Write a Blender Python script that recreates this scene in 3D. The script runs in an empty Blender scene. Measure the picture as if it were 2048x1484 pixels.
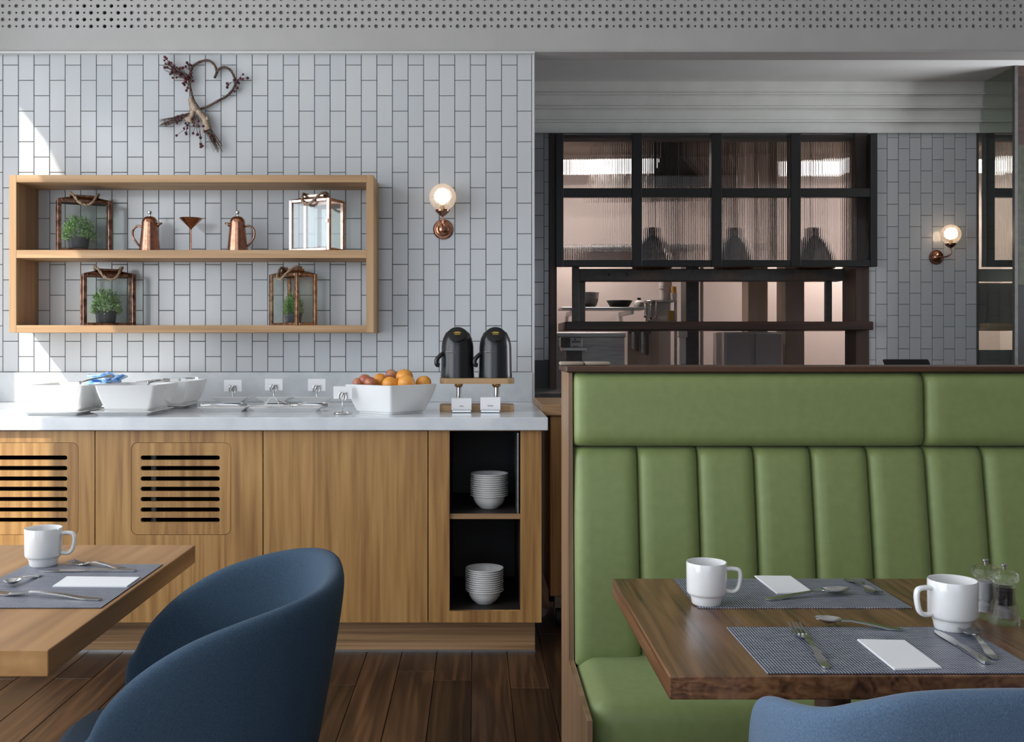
import bpy, bmesh, math, random
from mathutils import Vector, Matrix

random.seed(7)
S = bpy.context.scene
COL = S.collection
R = math.radians

# ------------------------------------------------------------------ camera
EYE = 1.226
F = 1991.0            # focal length in pixels of the 2048 x 1484 frame
VX, VY = 951.0, 690.0  # vanishing point of the depth direction
cam_d = bpy.data.cameras.new('camera')
cam_d.sensor_width = 36.0
cam_d.lens = F * 36.0 / 2048.0
cam_d.shift_x = (1024 - VX) / 2048.0
cam_d.shift_y = -(742 - VY) / 2048.0
cam_d.clip_start = 0.05
cam = bpy.data.objects.new('camera', cam_d)
cam.location = (0, 0, EYE)
cam.rotation_euler = (R(90), 0, 0)
COL.objects.link(cam)
S.camera = cam


def wx(px, d):
    return (px - VX) / F * d


def wz(py, d):
    return EYE - (py - VY) / F * d


# ------------------------------------------------------------------ world, sun, daylight
w = bpy.data.worlds.new('sky')
S.world = w
w.use_nodes = True
bg = w.node_tree.nodes['Background']
bg.inputs[0].default_value = (0.72, 0.83, 1.0, 1)
bg.inputs[1].default_value = 1.6


def add_light(name, kind, loc, rot, energy, color=(1, 1, 1), size=None, **kw):
    l = bpy.data.lights.new(name, kind)
    l.energy = energy
    l.color = color
    if size:
        l.shape = 'RECTANGLE'
        l.size, l.size_y = size
    for k, v in kw.items():
        setattr(l, k, v)
    o = bpy.data.objects.new(name, l)
    o.location = loc
    o.rotation_euler = rot
    COL.objects.link(o)
    return o


SUN_DIR = Vector((1.0, 1.0, -1.3)).normalized()
sun = add_light('sun', 'SUN', (-6, -3, 8), (0, 0, 0), 4.8, (1.0, 0.94, 0.84), angle=R(0.6))
sun.rotation_euler = SUN_DIR.to_track_quat('-Z', 'Y').to_euler()
LWX = -2.9             # plane of the window wall on the left
# daylight through the tall windows of that wall (light sits in the openings)
add_light('daylight_tall_window', 'AREA', (LWX - 0.12, 3.47, 1.9), (0, R(-90), 0), 28, (0.93, 0.965, 1.0), (2.6, 1.5))
add_light('daylight_window_row', 'AREA', (LWX - 0.12, 0.5, 1.75), (0, R(-90), 0), 122, (0.94, 0.97, 1.0), (2.7, 3.8))
# daylight through the shop front behind the camera
add_light('daylight_shop_front', 'AREA', (-0.6, -2.42, 1.7), (R(90), 0, 0), 7, (0.95, 0.97, 1.0), (3.6, 2.4))

# added fill light that brightens the alcove, no window known there
add_light('alcove_fill', 'AREA', (4.86, 5.65, 1.95), (0, R(90), 0), 62, (0.97, 0.98, 1.0), (1.7, 1.3))

S.view_settings.view_transform = 'Standard'
S.view_settings.look = 'None'
S.view_settings.gamma = 1.0
S.view_settings.use_curve_mapping = False
S.view_settings.exposure = 0.2
S.cycles.use_denoising = True
S.cycles.max_bounces = 10
S.cycles.transparent_max_bounces = 16
S.cycles.caustics_reflective = False
S.cycles.caustics_refractive = False
S.cycles.sample_clamp_indirect = 4.0

# ------------------------------------------------------------------ helpers


def tag(o, label=None, cat=None, group=None, kind=None):
    if label:
        o['label'] = label
    if cat:
        o['category'] = cat
    if group:
        o['group'] = group
    if kind:
        o['kind'] = kind
    return o


def thing(name, label, cat, loc=(0, 0, 0), rz=0.0, group=None, kind=None):
    o = bpy.data.objects.new(name, None)
    o.empty_display_size = 0.05
    COL.objects.link(o)
    o.location = loc
    o.rotation_euler = (0, 0, rz)
    return tag(o, label, cat, group, kind)


def put(name, mesh, parent=None, loc=(0, 0, 0), rot=(0, 0, 0)):
    o = bpy.data.objects.new(name, mesh)
    COL.objects.link(o)
    o.parent = parent
    o.location = loc
    o.rotation_euler = rot
    return o


def mesh_of(bm, mat, smooth=False, name='m', auto=None):
    bmesh.ops.recalc_face_normals(bm, faces=bm.faces)
    me = bpy.data.meshes.new(name)
    bm.to_mesh(me)
    bm.free()
    me.materials.append(mat)
    if smooth:
        for p in me.polygons:
            p.use_smooth = True
        if auto is not None:
            me.set_sharp_from_angle(angle=R(auto))
    return me


def obj(name, bm, mat, parent=None, smooth=False, auto=None, loc=(0, 0, 0), rot=(0, 0, 0)):
    return put(name, mesh_of(bm, mat, smooth, name, auto), parent, loc, rot)


def NB():
    return bmesh.new()


def box(bm, x0, x1, y0, y1, z0, z1, bev=0.0, seg=1, mat4=None):
    m = Matrix.Translation(((x0 + x1) / 2, (y0 + y1) / 2, (z0 + z1) / 2)) @ Matrix.Diagonal((abs(x1 - x0), abs(y1 - y0), abs(z1 - z0), 1))
    if mat4 is not None:
        m = mat4 @ m
    vs = bmesh.ops.create_cube(bm, size=1.0, matrix=m)['verts']
    if bev > 0:
        es = list({e for v in vs for e in v.link_edges})
        bmesh.ops.bevel(bm, geom=es, offset=bev, segments=seg, affect='EDGES', profile=0.5)
    return bm


def B(x0, x1, y0, y1, z0, z1, bev=0.0, seg=1):
    return box(NB(), x0, x1, y0, y1, z0, z1, bev, seg)


def lathe(bm, prof, seg=32, c=(0, 0, 0), axis='Z'):
    """prof: list of (r, h); axis Z, or Y (h runs along -Y, out of a wall)."""
    rings = []
    for r, h in prof:
        ring = []
        if r < 1e-6:
            ring = [bm.verts.new(_ax(0, 0, h, c, axis))]
        else:
            for i in range(seg):
                a = 2 * math.pi * i / seg
                ring.append(bm.verts.new(_ax(r * math.cos(a), r * math.sin(a), h, c, axis)))
        rings.append(ring)
    for a, b in zip(rings, rings[1:]):
        if len(a) == 1 and len(b) == 1:
            continue
        for i in range(seg):
            j = (i + 1) % seg
            if len(a) == 1:
                bm.faces.new((a[0], b[j], b[i]))
            elif len(b) == 1:
                bm.faces.new((a[i], a[j], b[0]))
            else:
                bm.faces.new((a[i], a[j], b[j], b[i]))
    return bm


def _ax(x, y, h, c, axis):
    if axis == 'Y':
        return (c[0] + x, c[1] - h, c[2] + y)
    if axis == 'X':
        return (c[0] + h, c[1] + x, c[2] + y)
    return (c[0] + x, c[1] + y, c[2] + h)


def tube(bm, pts, r, seg=10, caps=True, closed=False):
    pts = [Vector(p) for p in pts]
    n = len(pts)
    rs = r if isinstance(r, (list, tuple)) else [r] * n
    tans = []
    for i in range(n):
        a = pts[(i - 1) % n] if (closed or i > 0) else pts[i]
        b = pts[(i + 1) % n] if (closed or i < n - 1) else pts[i]
        tans.append((b - a).normalized())
    t0 = tans[0]
    up = Vector((0, 0, 1)) if abs(t0.z) < 0.9 else Vector((1, 0, 0))
    nrm = t0.cross(up).normalized()
    rings = []
    for i in range(n):
        t = tans[i]
        nrm = (nrm - t * nrm.dot(t))
        nrm = nrm.normalized() if nrm.length > 1e-8 else t.orthogonal().normalized()
        bn = t.cross(nrm)
        rings.append([bm.verts.new(pts[i] + (nrm * math.cos(2 * math.pi * k / seg) + bn * math.sin(2 * math.pi * k / seg)) * rs[i]) for k in range(seg)])
    m = n if closed else n - 1
    for i in range(m):
        a, b = rings[i], rings[(i + 1) % n]
        for k in range(seg):
            bm.faces.new((a[k], a[(k + 1) % seg], b[(k + 1) % seg], b[k]))
    if caps and not closed:
        bm.faces.new(rings[0][::-1])
        bm.faces.new(rings[-1])
    return bm


def smooth_path(pts, n=8, closed=False):
    """Catmull-Rom through pts."""
    P = [Vector(p) for p in pts]
    out = []
    m = len(P)
    rng = range(m) if closed else range(m - 1)
    for i in rng:
        p0 = P[(i - 1) % m] if (closed or i > 0) else P[0] * 2 - P[1]
        p1, p2 = P[i], P[(i + 1) % m]
        p3 = P[(i + 2) % m] if (closed or i + 2 < m) else P[-1] * 2 - P[-2]
        for k in range(n):
            t = k / n
            out.append(0.5 * ((2 * p1) + (p2 - p0) * t + (2 * p0 - 5 * p1 + 4 * p2 - p3) * t * t + (3 * p1 - p0 - 3 * p2 + p3) * t ** 3))
    if not closed:
        out.append(P[-1])
    return out


def rrect(x0, x1, z0, z1, r, n=6):
    pts = []
    for cx, cz, a0 in ((x1 - r, z1 - r, 0), (x0 + r, z1 - r, 90), (x0 + r, z0 + r, 180), (x1 - r, z0 + r, 270)):
        for k in range(n + 1):
            a = R(a0 + 90 * k / n)
            pts.append((cx + r * math.cos(a), cz + r * math.sin(a)))
    return pts


def holed_plate(outer, holes, thick, mat, name):
    """flat plate in XZ with holes, front face at y = 0, going back to y = thick"""
    cu = bpy.data.curves.new('tmp', 'CURVE')
    cu.dimensions = '2D'
    cu.fill_mode = 'BOTH'
    cu.extrude = thick / 2
    for loop in [outer] + holes:
        sp = cu.splines.new('POLY')
        sp.points.add(len(loop) - 1)
        for p, (x, z) in zip(sp.points, loop):
            p.co = (x, z, 0, 1)
        sp.use_cyclic_u = True
    t = bpy.data.objects.new('tmp', cu)
    COL.objects.link(t)
    dg = bpy.context.evaluated_depsgraph_get()
    me = bpy.data.meshes.new_from_object(t.evaluated_get(dg))
    bpy.data.objects.remove(t)
    bpy.data.curves.remove(cu)
    me.transform(Matrix.Translation((0, thick / 2, 0)) @ Matrix.Rotation(R(90), 4, 'X'))
    me.materials.clear()
    me.materials.append(mat)
    me.name = name
    return me


def subsurf(o, lv=2):
    m = o.modifiers.new('smooth', 'SUBSURF')
    m.levels = lv
    m.render_levels = lv
    for p in o.data.polygons:
        p.use_smooth = True
    return o


def copy_tree(o, parent=None):
    c = o.copy()
    COL.objects.link(c)
    c.parent = parent
    for ch in list(o.children):
        if ch.name in COL.objects:
            copy_tree(ch, c)
    return c


# ------------------------------------------------------------------ materials
def s2l(*c):
    return tuple(((v / 255) / 12.92 if v / 255 <= 0.04045 else ((v / 255 + 0.055) / 1.055) ** 2.4) for v in c)


class Mat:
    def __init__(self, name):
        self.m = bpy.data.materials.new(name)
        self.m.use_nodes = True
        self.t = self.m.node_tree
        self.p = self.t.nodes['Principled BSDF']

    def n(self, kind, **kw):
        nd = self.t.nodes.new(kind)
        for k, v in kw.items():
            if isinstance(k, str) and k in nd.inputs:
                nd.inputs[k].default_value = v
            else:
                setattr(nd, k, v)
        return nd

    def l(self, a, b):
        self.t.links.new(a, b)

    def set(self, **kw):
        for k, v in kw.items():
            k = k.replace('_', ' ')
            if len(str(v)) and isinstance(v, tuple) and len(v) == 3:
                v = (*v, 1)
            self.p.inputs[k].default_value = v
        return self


def plain(name, col, rough=0.5, metal=0.0, **kw):
    m = Mat(name)
    m.set(Base_Color=col, Roughness=rough, Metallic=metal, **kw)
    return m.m


def coords(m, scale, rnd=10.0, loc=(0, 0, 0)):
    tc = m.n('ShaderNodeTexCoord')
    oi = m.n('ShaderNodeObjectInfo')
    mul = m.n('ShaderNodeMath', operation='MULTIPLY')
    mul.inputs[1].default_value = rnd
    m.l(oi.outputs['Random'], mul.inputs[0])
    add = m.n('ShaderNodeVectorMath', operation='ADD')
    m.l(tc.outputs['Object'], add.inputs[0])
    m.l(mul.outputs[0], add.inputs[1])
    mp = m.n('ShaderNodeMapping')
    mp.inputs['Scale'].default_value = scale
    mp.inputs['Location'].default_value = loc
    m.l(add.outputs[0], mp.inputs['Vector'])
    return mp.outputs[0], oi


def ramp(m, stops):
    r = m.n('ShaderNodeValToRGB')
    el = r.color_ramp.elements
    while len(el) > 1:
        el.remove(el[-1])
    el[0].position = stops[0][0]
    el[0].color = (*stops[0][1], 1)
    for p, c in stops[1:]:
        e = el.new(p)
        e.color = (*c, 1)
    return r


def wood(name, dark, mid, light, grain='Z', freq=28.0, rough=0.42, bump=0.12, wavy=2.0, vary=0.25, coat=0.0):
    m = Mat(name)
    st = freq * 0.045
    sc = {'X': (st, freq, freq), 'Y': (freq, st, freq), 'Z': (freq, freq, st)}[grain]
    v, oi = coords(m, sc)
    n1 = m.n('ShaderNodeTexNoise')
    n1.inputs['Scale'].default_value = 1.0
    n1.inputs['Detail'].default_value = 5.0
    n1.inputs['Distortion'].default_value = wavy * 0.3
    m.l(v, n1.inputs['Vector'])
    sc2 = tuple(a * 0.16 for a in sc)
    v2, _ = coords(m, sc2, loc=(3, 1, 2))
    n2 = m.n('ShaderNodeTexNoise')
    n2.inputs['Scale'].default_value = 1.0
    n2.inputs['Detail'].default_value = 2.0
    n2.inputs['Distortion'].default_value = wavy
    m.l(v2, n2.inputs['Vector'])
    # growth rings from the broad field
    mu = m.n('ShaderNodeMath', operation='MULTIPLY')
    mu.inputs[1].default_value = 9.0
    m.l(n2.outputs[0], mu.inputs[0])
    fr = m.n('ShaderNodeMath', operation='PINGPONG')
    fr.inputs[1].default_value = 1.0
    m.l(mu.outputs[0], fr.inputs[0])
    mx = m.n('ShaderNodeMath', operation='MULTIPLY_ADD')
    mx.inputs[1].default_value = 0.2
    m.l(fr.outputs[0], mx.inputs[0])
    sm = m.n('ShaderNodeMath', operation='MULTIPLY_ADD')
    sm.inputs[1].default_value = 0.80
    m.l(n1.outputs[0], sm.inputs[0])
    sm.inputs[2].default_value = 0.0
    m.l(sm.outputs[0], mx.inputs[2])
    rp = ramp(m, [(0.28, dark), (0.5, mid), (0.72, light)])
    m.l(mx.outputs[0], rp.inputs[0])
    hs = m.n('ShaderNodeHueSaturation')
    mr = m.n('ShaderNodeMapRange')
    mr.inputs['To Min'].default_value = 1 - vary
    mr.inputs['To Max'].default_value = 1 + vary
    m.l(oi.outputs['Random'], mr.inputs[0])
    m.l(mr.outputs[0], hs.inputs['Value'])
    m.l(rp.outputs[0], hs.inputs['Color'])
    m.l(hs.outputs[0], m.p.inputs['Base Color'])
    m.set(Roughness=rough)
    if coat:
        m.set(Coat_Weight=coat, Coat_Roughness=0.12)
    if bump:
        bp = m.n('ShaderNodeBump')
        bp.inputs['Strength'].default_value = bump
        bp.inputs['Distance'].default_value = 0.002
        m.l(n1.outputs[0], bp.inputs['Height'])
        m.l(bp.outputs[0], m.p.inputs['Normal'])
    return m.m


def noisy(name, a, b, scale=40.0, rough=0.5, metal=0.0, bump=0.0, dist=0.001, detail=4.0, lo=0.35, hi=0.65, rnd=5.0, stretch=(1, 1, 1), **kw):
    m = Mat(name)
    v, _ = coords(m, tuple(scale * s for s in stretch), rnd)
    n = m.n('ShaderNodeTexNoise')
    n.inputs['Scale'].default_value = 1.0
    n.inputs['Detail'].default_value = detail
    m.l(v, n.inputs['Vector'])
    rp = ramp(m, [(lo, a), (hi, b)])
    m.l(n.outputs[0], rp.inputs[0])
    m.l(rp.outputs[0], m.p.inputs['Base Color'])
    m.set(Roughness=rough, Metallic=metal, **kw)
    if bump:
        bp = m.n('ShaderNodeBump')
        bp.inputs['Strength'].default_value = bump
        bp.inputs['Distance'].default_value = dist
        m.l(n.outputs[0], bp.inputs['Height'])
        m.l(bp.outputs[0], m.p.inputs['Normal'])
    return m.m


def tile_mat():
    m = Mat('glazed_tile')
    oi = m.n('ShaderNodeObjectInfo')
    rp = ramp(m, [(0.0, (0.505, 0.53, 0.548)), (0.5, (0.53, 0.552, 0.568)), (1.0, (0.56, 0.575, 0.588))])
    m.l(oi.outputs['Random'], rp.inputs[0])
    m.l(rp.outputs[0], m.p.inputs['Base Color'])
    m.set(Roughness=0.16)
    v, _ = coords(m, (14, 14, 10), 20)
    n = m.n('ShaderNodeTexNoise')
    n.inputs['Scale'].default_value = 1.0
    n.inputs['Detail'].default_value = 1.0
    m.l(v, n.inputs['Vector'])
    bp = m.n('ShaderNodeBump')
    bp.inputs['Strength'].default_value = 0.12
    bp.inputs['Distance'].default_value = 0.004
    m.l(n.outputs[0], bp.inputs['Height'])
    m.l(bp.outputs[0], m.p.inputs['Normal'])
    return m.m


def glass(name, rough=0.02, col=(1, 1, 1), ior=1.45, clear=0.0, bump=None):
    m = Mat(name)
    m.set(Base_Color=col, Roughness=rough, IOR=ior, Transmission_Weight=1.0)
    if clear > 0:
        tr = m.n('ShaderNodeBsdfTransparent')
        mx = m.n('ShaderNodeMixShader')
        mx.inputs[0].default_value = clear
        out = m.t.nodes['Material Output']
        m.l(m.p.outputs[0], mx.inputs[1])
        m.l(tr.outputs[0], mx.inputs[2])
        m.l(mx.outputs[0], out.inputs[0])
    return m.m


def pane_glass(name, refl=0.07, tint=(0.96, 0.98, 0.97)):
    """thin window glass: transparent with a Fresnel reflection"""
    m = Mat(name)
    m.t.nodes.remove(m.p)
    tr = m.n('ShaderNodeBsdfTransparent')
    tr.inputs[0].default_value = (*tint, 1)
    gl = m.n('ShaderNodeBsdfGlossy')
    gl.inputs['Roughness'].default_value = 0.01
    lw = m.n('ShaderNodeLayerWeight')
    lw.inputs[0].default_value = 0.5
    pw = m.n('ShaderNodeMath', operation='POWER')
    pw.inputs[1].default_value = 5.0
    m.l(lw.outputs['Facing'], pw.inputs[0])
    ad = m.n('ShaderNodeMath', operation='MULTIPLY_ADD')
    ad.inputs[1].default_value = 0.9
    ad.inputs[2].default_value = refl
    m.l(pw.outputs[0], ad.inputs[0])
    mx = m.n('ShaderNodeMixShader')
    m.l(ad.outputs[0], mx.inputs[0])
    m.l(tr.outputs[0], mx.inputs[1])
    m.l(gl.outputs[0], mx.inputs[2])
    m.l(mx.outputs[0], m.t.nodes['Material Output'].inputs[0])
    return m.m


def emit(name, col, st):
    m = Mat(name)
    m.set(Base_Color=col, Emission_Color=col, Emission_Strength=st)
    return m.m


def placemat_mat():
    m = Mat('woven_vinyl')
    tc = m.n('ShaderNodeTexCoord')
    fac = []
    for ax, f in (('X', 210.0), ('Y', 210.0)):
        wv = m.n('ShaderNodeTexWave', wave_type='BANDS', bands_direction=ax)
        wv.inputs['Scale'].default_value = f / 6.283 * 2
        wv.inputs['Distortion'].default_value = 0.6
        wv.inputs['Detail'].default_value = 1.0
        m.l(tc.outputs['Object'], wv.inputs['Vector'])
        fac.append(wv.outputs[1])
    mul = m.n('ShaderNodeMath', operation='MULTIPLY')
    m.l(fac[0], mul.inputs[0])
    m.l(fac[1], mul.inputs[1])
    n = m.n('ShaderNodeTexNoise')
    mp = m.n('ShaderNodeMapping')
    mp.inputs['Scale'].default_value = (30, 260, 1)
    m.l(tc.outputs['Object'], mp.inputs[0])
    m.l(mp.outputs[0], n.inputs['Vector'])
    n.inputs['Scale'].default_value = 1.0
    ad = m.n('ShaderNodeMath', operation='MULTIPLY')
    m.l(mul.outputs[0], ad.inputs[0])
    m.l(n.outputs[0], ad.inputs[1])
    rp = ramp(m, [(0.02, (0.026, 0.032, 0.058)), (0.11, (0.085, 0.10, 0.155)), (0.34, (0.60, 0.62, 0.66))])
    m.l(ad.outputs[0], rp.inputs[0])
    m.l(rp.outputs[0], m.p.inputs['Base Color'])
    m.set(Roughness=0.45)
    bp = m.n('ShaderNodeBump')
    bp.inputs['Strength'].default_value = 0.5
    bp.inputs['Distance'].default_value = 0.0006
    m.l(mul.outputs[0], bp.inputs['Height'])
    m.l(bp.outputs[0], m.p.inputs['Normal'])
    return m.m


M = {}
M['tile'] = tile_mat()
M['grout'] = plain('grout', (0.12, 0.124, 0.127), 0.9)
M['paint'] = noisy('painted_plaster', (0.42, 0.408, 0.395), (0.445, 0.432, 0.42), 6, 0.7)
M['soffit'] = noisy('soffit_paint', (0.74, 0.735, 0.72), (0.77, 0.765, 0.75), 5, 0.7)
M['cornice'] = noisy('cornice_paint', (0.74, 0.745, 0.71), (0.80, 0.80, 0.77), 8, 0.55)
M['felt'] = noisy('acoustic_felt', (0.22, 0.215, 0.21), (0.36, 0.355, 0.35), 120, 1.0)
M['void'] = plain('dark_void', (0.004, 0.004, 0.004), 1.0)
M['ext'] = plain('exterior_render', (0.55, 0.53, 0.5), 0.9)
M['oak'] = wood('oak_veneer', (0.25, 0.118, 0.034), (0.40, 0.212, 0.066), (0.50, 0.285, 0.10), 'Z', 46, 0.45, vary=0.05, wavy=1.0)
M['oak_h'] = wood('oak_plinth', (0.17, 0.09, 0.04), (0.33, 0.19, 0.09), (0.47, 0.29, 0.15), 'X', 22, 0.45, wavy=4.0, vary=0.06)
M['oak_shelf'] = wood('pale_oak', (0.31, 0.175, 0.078), (0.41, 0.245, 0.116), (0.50, 0.32, 0.165), 'X', 24, 0.5, vary=0.05)
M['oak_shelf_v'] = wood('pale_oak_upright', (0.31, 0.175, 0.078), (0.41, 0.245, 0.116), (0.50, 0.32, 0.165), 'Z', 24, 0.5, vary=0.05)
M['oak_table'] = wood('oak_tabletop', (0.25, 0.115, 0.034), (0.40, 0.205, 0.072), (0.50, 0.28, 0.11), 'Y', 22, 0.40, vary=0.05, wavy=1.2, coat=0.08)
M['walnut'] = wood('stained_ash_tabletop', (0.035, 0.014, 0.006), (0.14, 0.062, 0.027), (0.235, 0.115, 0.052), 'Y', 46, 0.34, bump=0.25, wavy=3.5, vary=0.04, coat=0.22)
M['panel_wood'] = wood('bench_panel_oak', (0.17, 0.095, 0.048), (0.255, 0.15, 0.08), (0.34, 0.21, 0.12), 'Z', 22, 0.4, vary=0.06)
M['cap_wood'] = wood('bench_cap_walnut', (0.026, 0.010, 0.004), (0.058, 0.023, 0.008), (0.10, 0.042, 0.016), 'X', 26, 0.5, vary=0.05)
M['dark_wood'] = wood('dark_pass_wood', (0.012, 0.005, 0.003), (0.03, 0.012, 0.007), (0.055, 0.024, 0.014), 'X', 26, 0.4, vary=0.05)
M['dark_wood_v'] = wood('dark_jamb_wood', (0.018, 0.009, 0.006), (0.04, 0.02, 0.013), (0.065, 0.034, 0.022), 'Z', 22, 0.45, vary=0.05)
M['floor'] = wood('plank_floor', (0.014, 0.006, 0.003), (0.038, 0.017, 0.008), (0.09, 0.042, 0.018), 'Y', 20, 0.34, bump=0.2, wavy=4.5, vary=0.45)
M['quartz'] = noisy('white_quartz', (0.60, 0.63, 0.66), (0.71, 0.73, 0.75), 9, 0.14, detail=8, lo=0.3, hi=0.6)
M['quartz_b'] = noisy('grey_quartz_upstand', (0.50, 0.53, 0.545), (0.60, 0.625, 0.64), 9, 0.18, detail=8, lo=0.3, hi=0.6)
M['inner'] = plain('dark_carcass', (0.018, 0.013, 0.011), 0.6)
M['porcelain'] = plain('white_porcelain', (0.76, 0.76, 0.75), 0.12, Coat_Weight=0.3)
M['steel'] = plain('stainless_steel', (0.62, 0.62, 0.61), 0.16, 1.0)
M['steel_b'] = noisy('brushed_steel', (0.33, 0.33, 0.33), (0.42, 0.42, 0.41), 60, 0.38, 1.0, stretch=(0.1, 1, 1))
M['gantry'] = noisy('grey_steel_paint', (0.085, 0.08, 0.078), (0.11, 0.105, 0.10), 30, 0.5, 0.2)
M['black_steel'] = plain('black_steel', (0.006, 0.006, 0.006), 0.4)
M['black_plastic'] = plain('black_plastic', (0.012, 0.0125, 0.015), 0.28)
M['black_gloss'] = plain('black_gloss', (0.006, 0.006, 0.007), 0.08)
M['copper'] = noisy('copper', (0.36, 0.17, 0.11), (0.50, 0.25, 0.165), 60, 0.22, 1.0)
M['copper_old'] = noisy('aged_copper', (0.13, 0.062, 0.04), (0.42, 0.235, 0.16), 45, 0.24, 1.0, bump=0.25)
M['copper_new'] = noisy('bright_rose_copper', (0.52, 0.33, 0.26), (0.74, 0.54, 0.46), 45, 0.26, 1.0, bump=0.2)
M['copper_mid'] = noisy('golden_copper', (0.30, 0.16, 0.09), (0.60, 0.38, 0.25), 45, 0.24, 1.0, bump=0.25)
M['lampshade'] = noisy('dark_bronze', (0.05, 0.028, 0.02), (0.09, 0.05, 0.035), 30, 0.35, 0.7)
M['brass'] = plain('brass', (0.50, 0.33, 0.15), 0.25, 1.0)
M['gold'] = plain('gold_print', (0.45, 0.31, 0.08), 0.4, 0.4)
M['rope'] = noisy('jute_rope', (0.23, 0.155, 0.095), (0.42, 0.31, 0.21), 150, 0.95, bump=0.6, dist=0.002)
M['pane'] = pane_glass('lantern_pane')
M['pane_win'] = pane_glass('window_pane', 0.03)
M['leaf'] = noisy('leaf_green', (0.10, 0.23, 0.06), (0.32, 0.50, 0.17), 45, 0.55, lo=0.4, hi=0.6)
M['pot'] = plain('slate_grey_pot', (0.052, 0.055, 0.068), 0.6)
M['twig'] = noisy('twig_bark', (0.045, 0.028, 0.021), (0.15, 0.10, 0.075), 90, 0.9, bump=0.5)
M['berry'] = noisy('dark_red_berry', (0.032, 0.012, 0.018), (0.14, 0.018, 0.028), 60, 0.35)
M['burlap'] = noisy('burlap', (0.34, 0.26, 0.19), (0.50, 0.40, 0.31), 150, 0.95, bump=0.5)
M['blue'] = noisy('blue_fabric', (0.014, 0.032, 0.056), (0.036, 0.070, 0.112), 620, 0.95, bump=0.3, dist=0.0006, lo=0.3, hi=0.7)
M['denim'] = noisy('pale_blue_fabric', (0.035, 0.072, 0.13), (0.115, 0.175, 0.26), 950, 0.95, bump=0.25, dist=0.0004, lo=0.25, hi=0.75, stretch=(1, 1, 0.45), Sheen_Weight=0.12)
M['green'] = noisy('green_upholstery', (0.198, 0.25, 0.084), (0.216, 0.272, 0.094), 45, 0.5, bump=0.02, detail=8, Sheen_Weight=0.1)
M['mat'] = placemat_mat()
M['paper'] = plain('white_paper', (0.80, 0.80, 0.81), 0.8)
M['ink'] = plain('grey_print', (0.25, 0.27, 0.30), 0.8)
M['orange'] = noisy('orange_peel', (0.72, 0.25, 0.03), (0.85, 0.40, 0.07), 30, 0.42, bump=0.25, dist=0.001)
M['apple'] = noisy('red_apple', (0.33, 0.055, 0.045), (0.55, 0.26, 0.13), 26, 0.3)
M['blue_paper'] = noisy('blue_wrapper', (0.10, 0.28, 0.62), (0.55, 0.72, 0.88), 26, 0.4, lo=0.42, hi=0.58)
M['aged'] = pane_glass('aged_glass', 0.04, (0.90, 0.925, 0.885))
M['kwall'] = noisy('kitchen_wall', (0.60, 0.52, 0.48), (0.64, 0.56, 0.52), 3, 0.5)
M['kcol'] = noisy('kitchen_pillar', (0.24, 0.20, 0.17), (0.28, 0.235, 0.20), 5, 0.5)
M['kbeige'] = noisy('kitchen_beige', (0.40, 0.31, 0.25), (0.48, 0.38, 0.31), 14, 0.5, stretch=(1, 1, 0.05))
M['kdoor'] = plain('kitchen_grey_door', (0.40, 0.385, 0.40), 0.4)
M['yellow'] = plain('yellow_board', (0.62, 0.36, 0.07), 0.5)
M['white_pl'] = plain('white_plastic', (0.72, 0.68, 0.64), 0.4)
M['tube_light'] = emit('ceiling_tube', (1.0, 0.93, 0.9), 3.2)
M['bulb'] = emit('bulb_glow', (1.0, 0.80, 0.58), 5.5)
M['lamp_bulb'] = emit('heat_lamp_glow', (1.0, 0.45, 0.15), 2.5)
M['slatgreen'] = noisy('dark_olive_stone', (0.012, 0.014, 0.006), (0.035, 0.036, 0.018), 20, 0.5)
M['pale_wood'] = plain('pale_ply', (0.36, 0.29, 0.22), 0.5)
M['acrylic'] = glass('clear_acrylic', 0.03, (1, 1, 1), 1.35, clear=0.55)
M['salt'] = plain('white_salt', (0.8, 0.8, 0.82), 0.8)
M['pepper'] = noisy('peppercorns', (0.008, 0.007, 0.006), (0.05, 0.04, 0.035), 350, 0.6, bump=0.8, dist=0.002)
M['rubber'] = plain('black_rubber', (0.01, 0.01, 0.01), 0.6)


def flute_glass():
    m = Mat('fluted_glass')
    m.set(Base_Color=(0.95, 0.95, 0.95), Roughness=0.03, IOR=1.22, Transmission_Weight=1.0)
    return m.m


M['flute'] = flute_glass()


def globe_mat():
    m = Mat('cut_glass_globe')
    m.set(Base_Color=(1.0, 0.95, 0.9), Roughness=0.3, IOR=1.15, Transmission_Weight=0.8)
    tc = m.n('ShaderNodeTexCoord')
    ws = []
    for d in (35, -35):
        mp = m.n('ShaderNodeMapping')
        mp.inputs['Rotation'].default_value = (0, R(d), 0)
        m.l(tc.outputs['Object'], mp.inputs[0])
        wv = m.n('ShaderNodeTexWave', wave_type='BANDS', bands_direction='X')
        wv.inputs['Scale'].default_value = 45
        m.l(mp.outputs[0], wv.inputs['Vector'])
        ws.append(wv.outputs[1])
    ad = m.n('ShaderNodeMath', operation='MULTIPLY')
    m.l(ws[0], ad.inputs[0])
    m.l(ws[1], ad.inputs[1])
    bp = m.n('ShaderNodeBump')
    bp.inputs['Strength'].default_value = 0.6
    bp.inputs['Distance'].default_value = 0.003
    m.l(ad.outputs[0], bp.inputs['Height'])
    m.l(bp.outputs[0], m.p.inputs['Normal'])
    tr = m.n('ShaderNodeBsdfTransparent')
    mx = m.n('ShaderNodeMixShader')
    mx.inputs[0].default_value = 0.22
    m.l(m.p.outputs[0], mx.inputs[1])
    m.l(tr.outputs[0], mx.inputs[2])
    m.l(mx.outputs[0], m.t.nodes['Material Output'].inputs[0])
    return m.m


M['globe'] = globe_mat()

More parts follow.
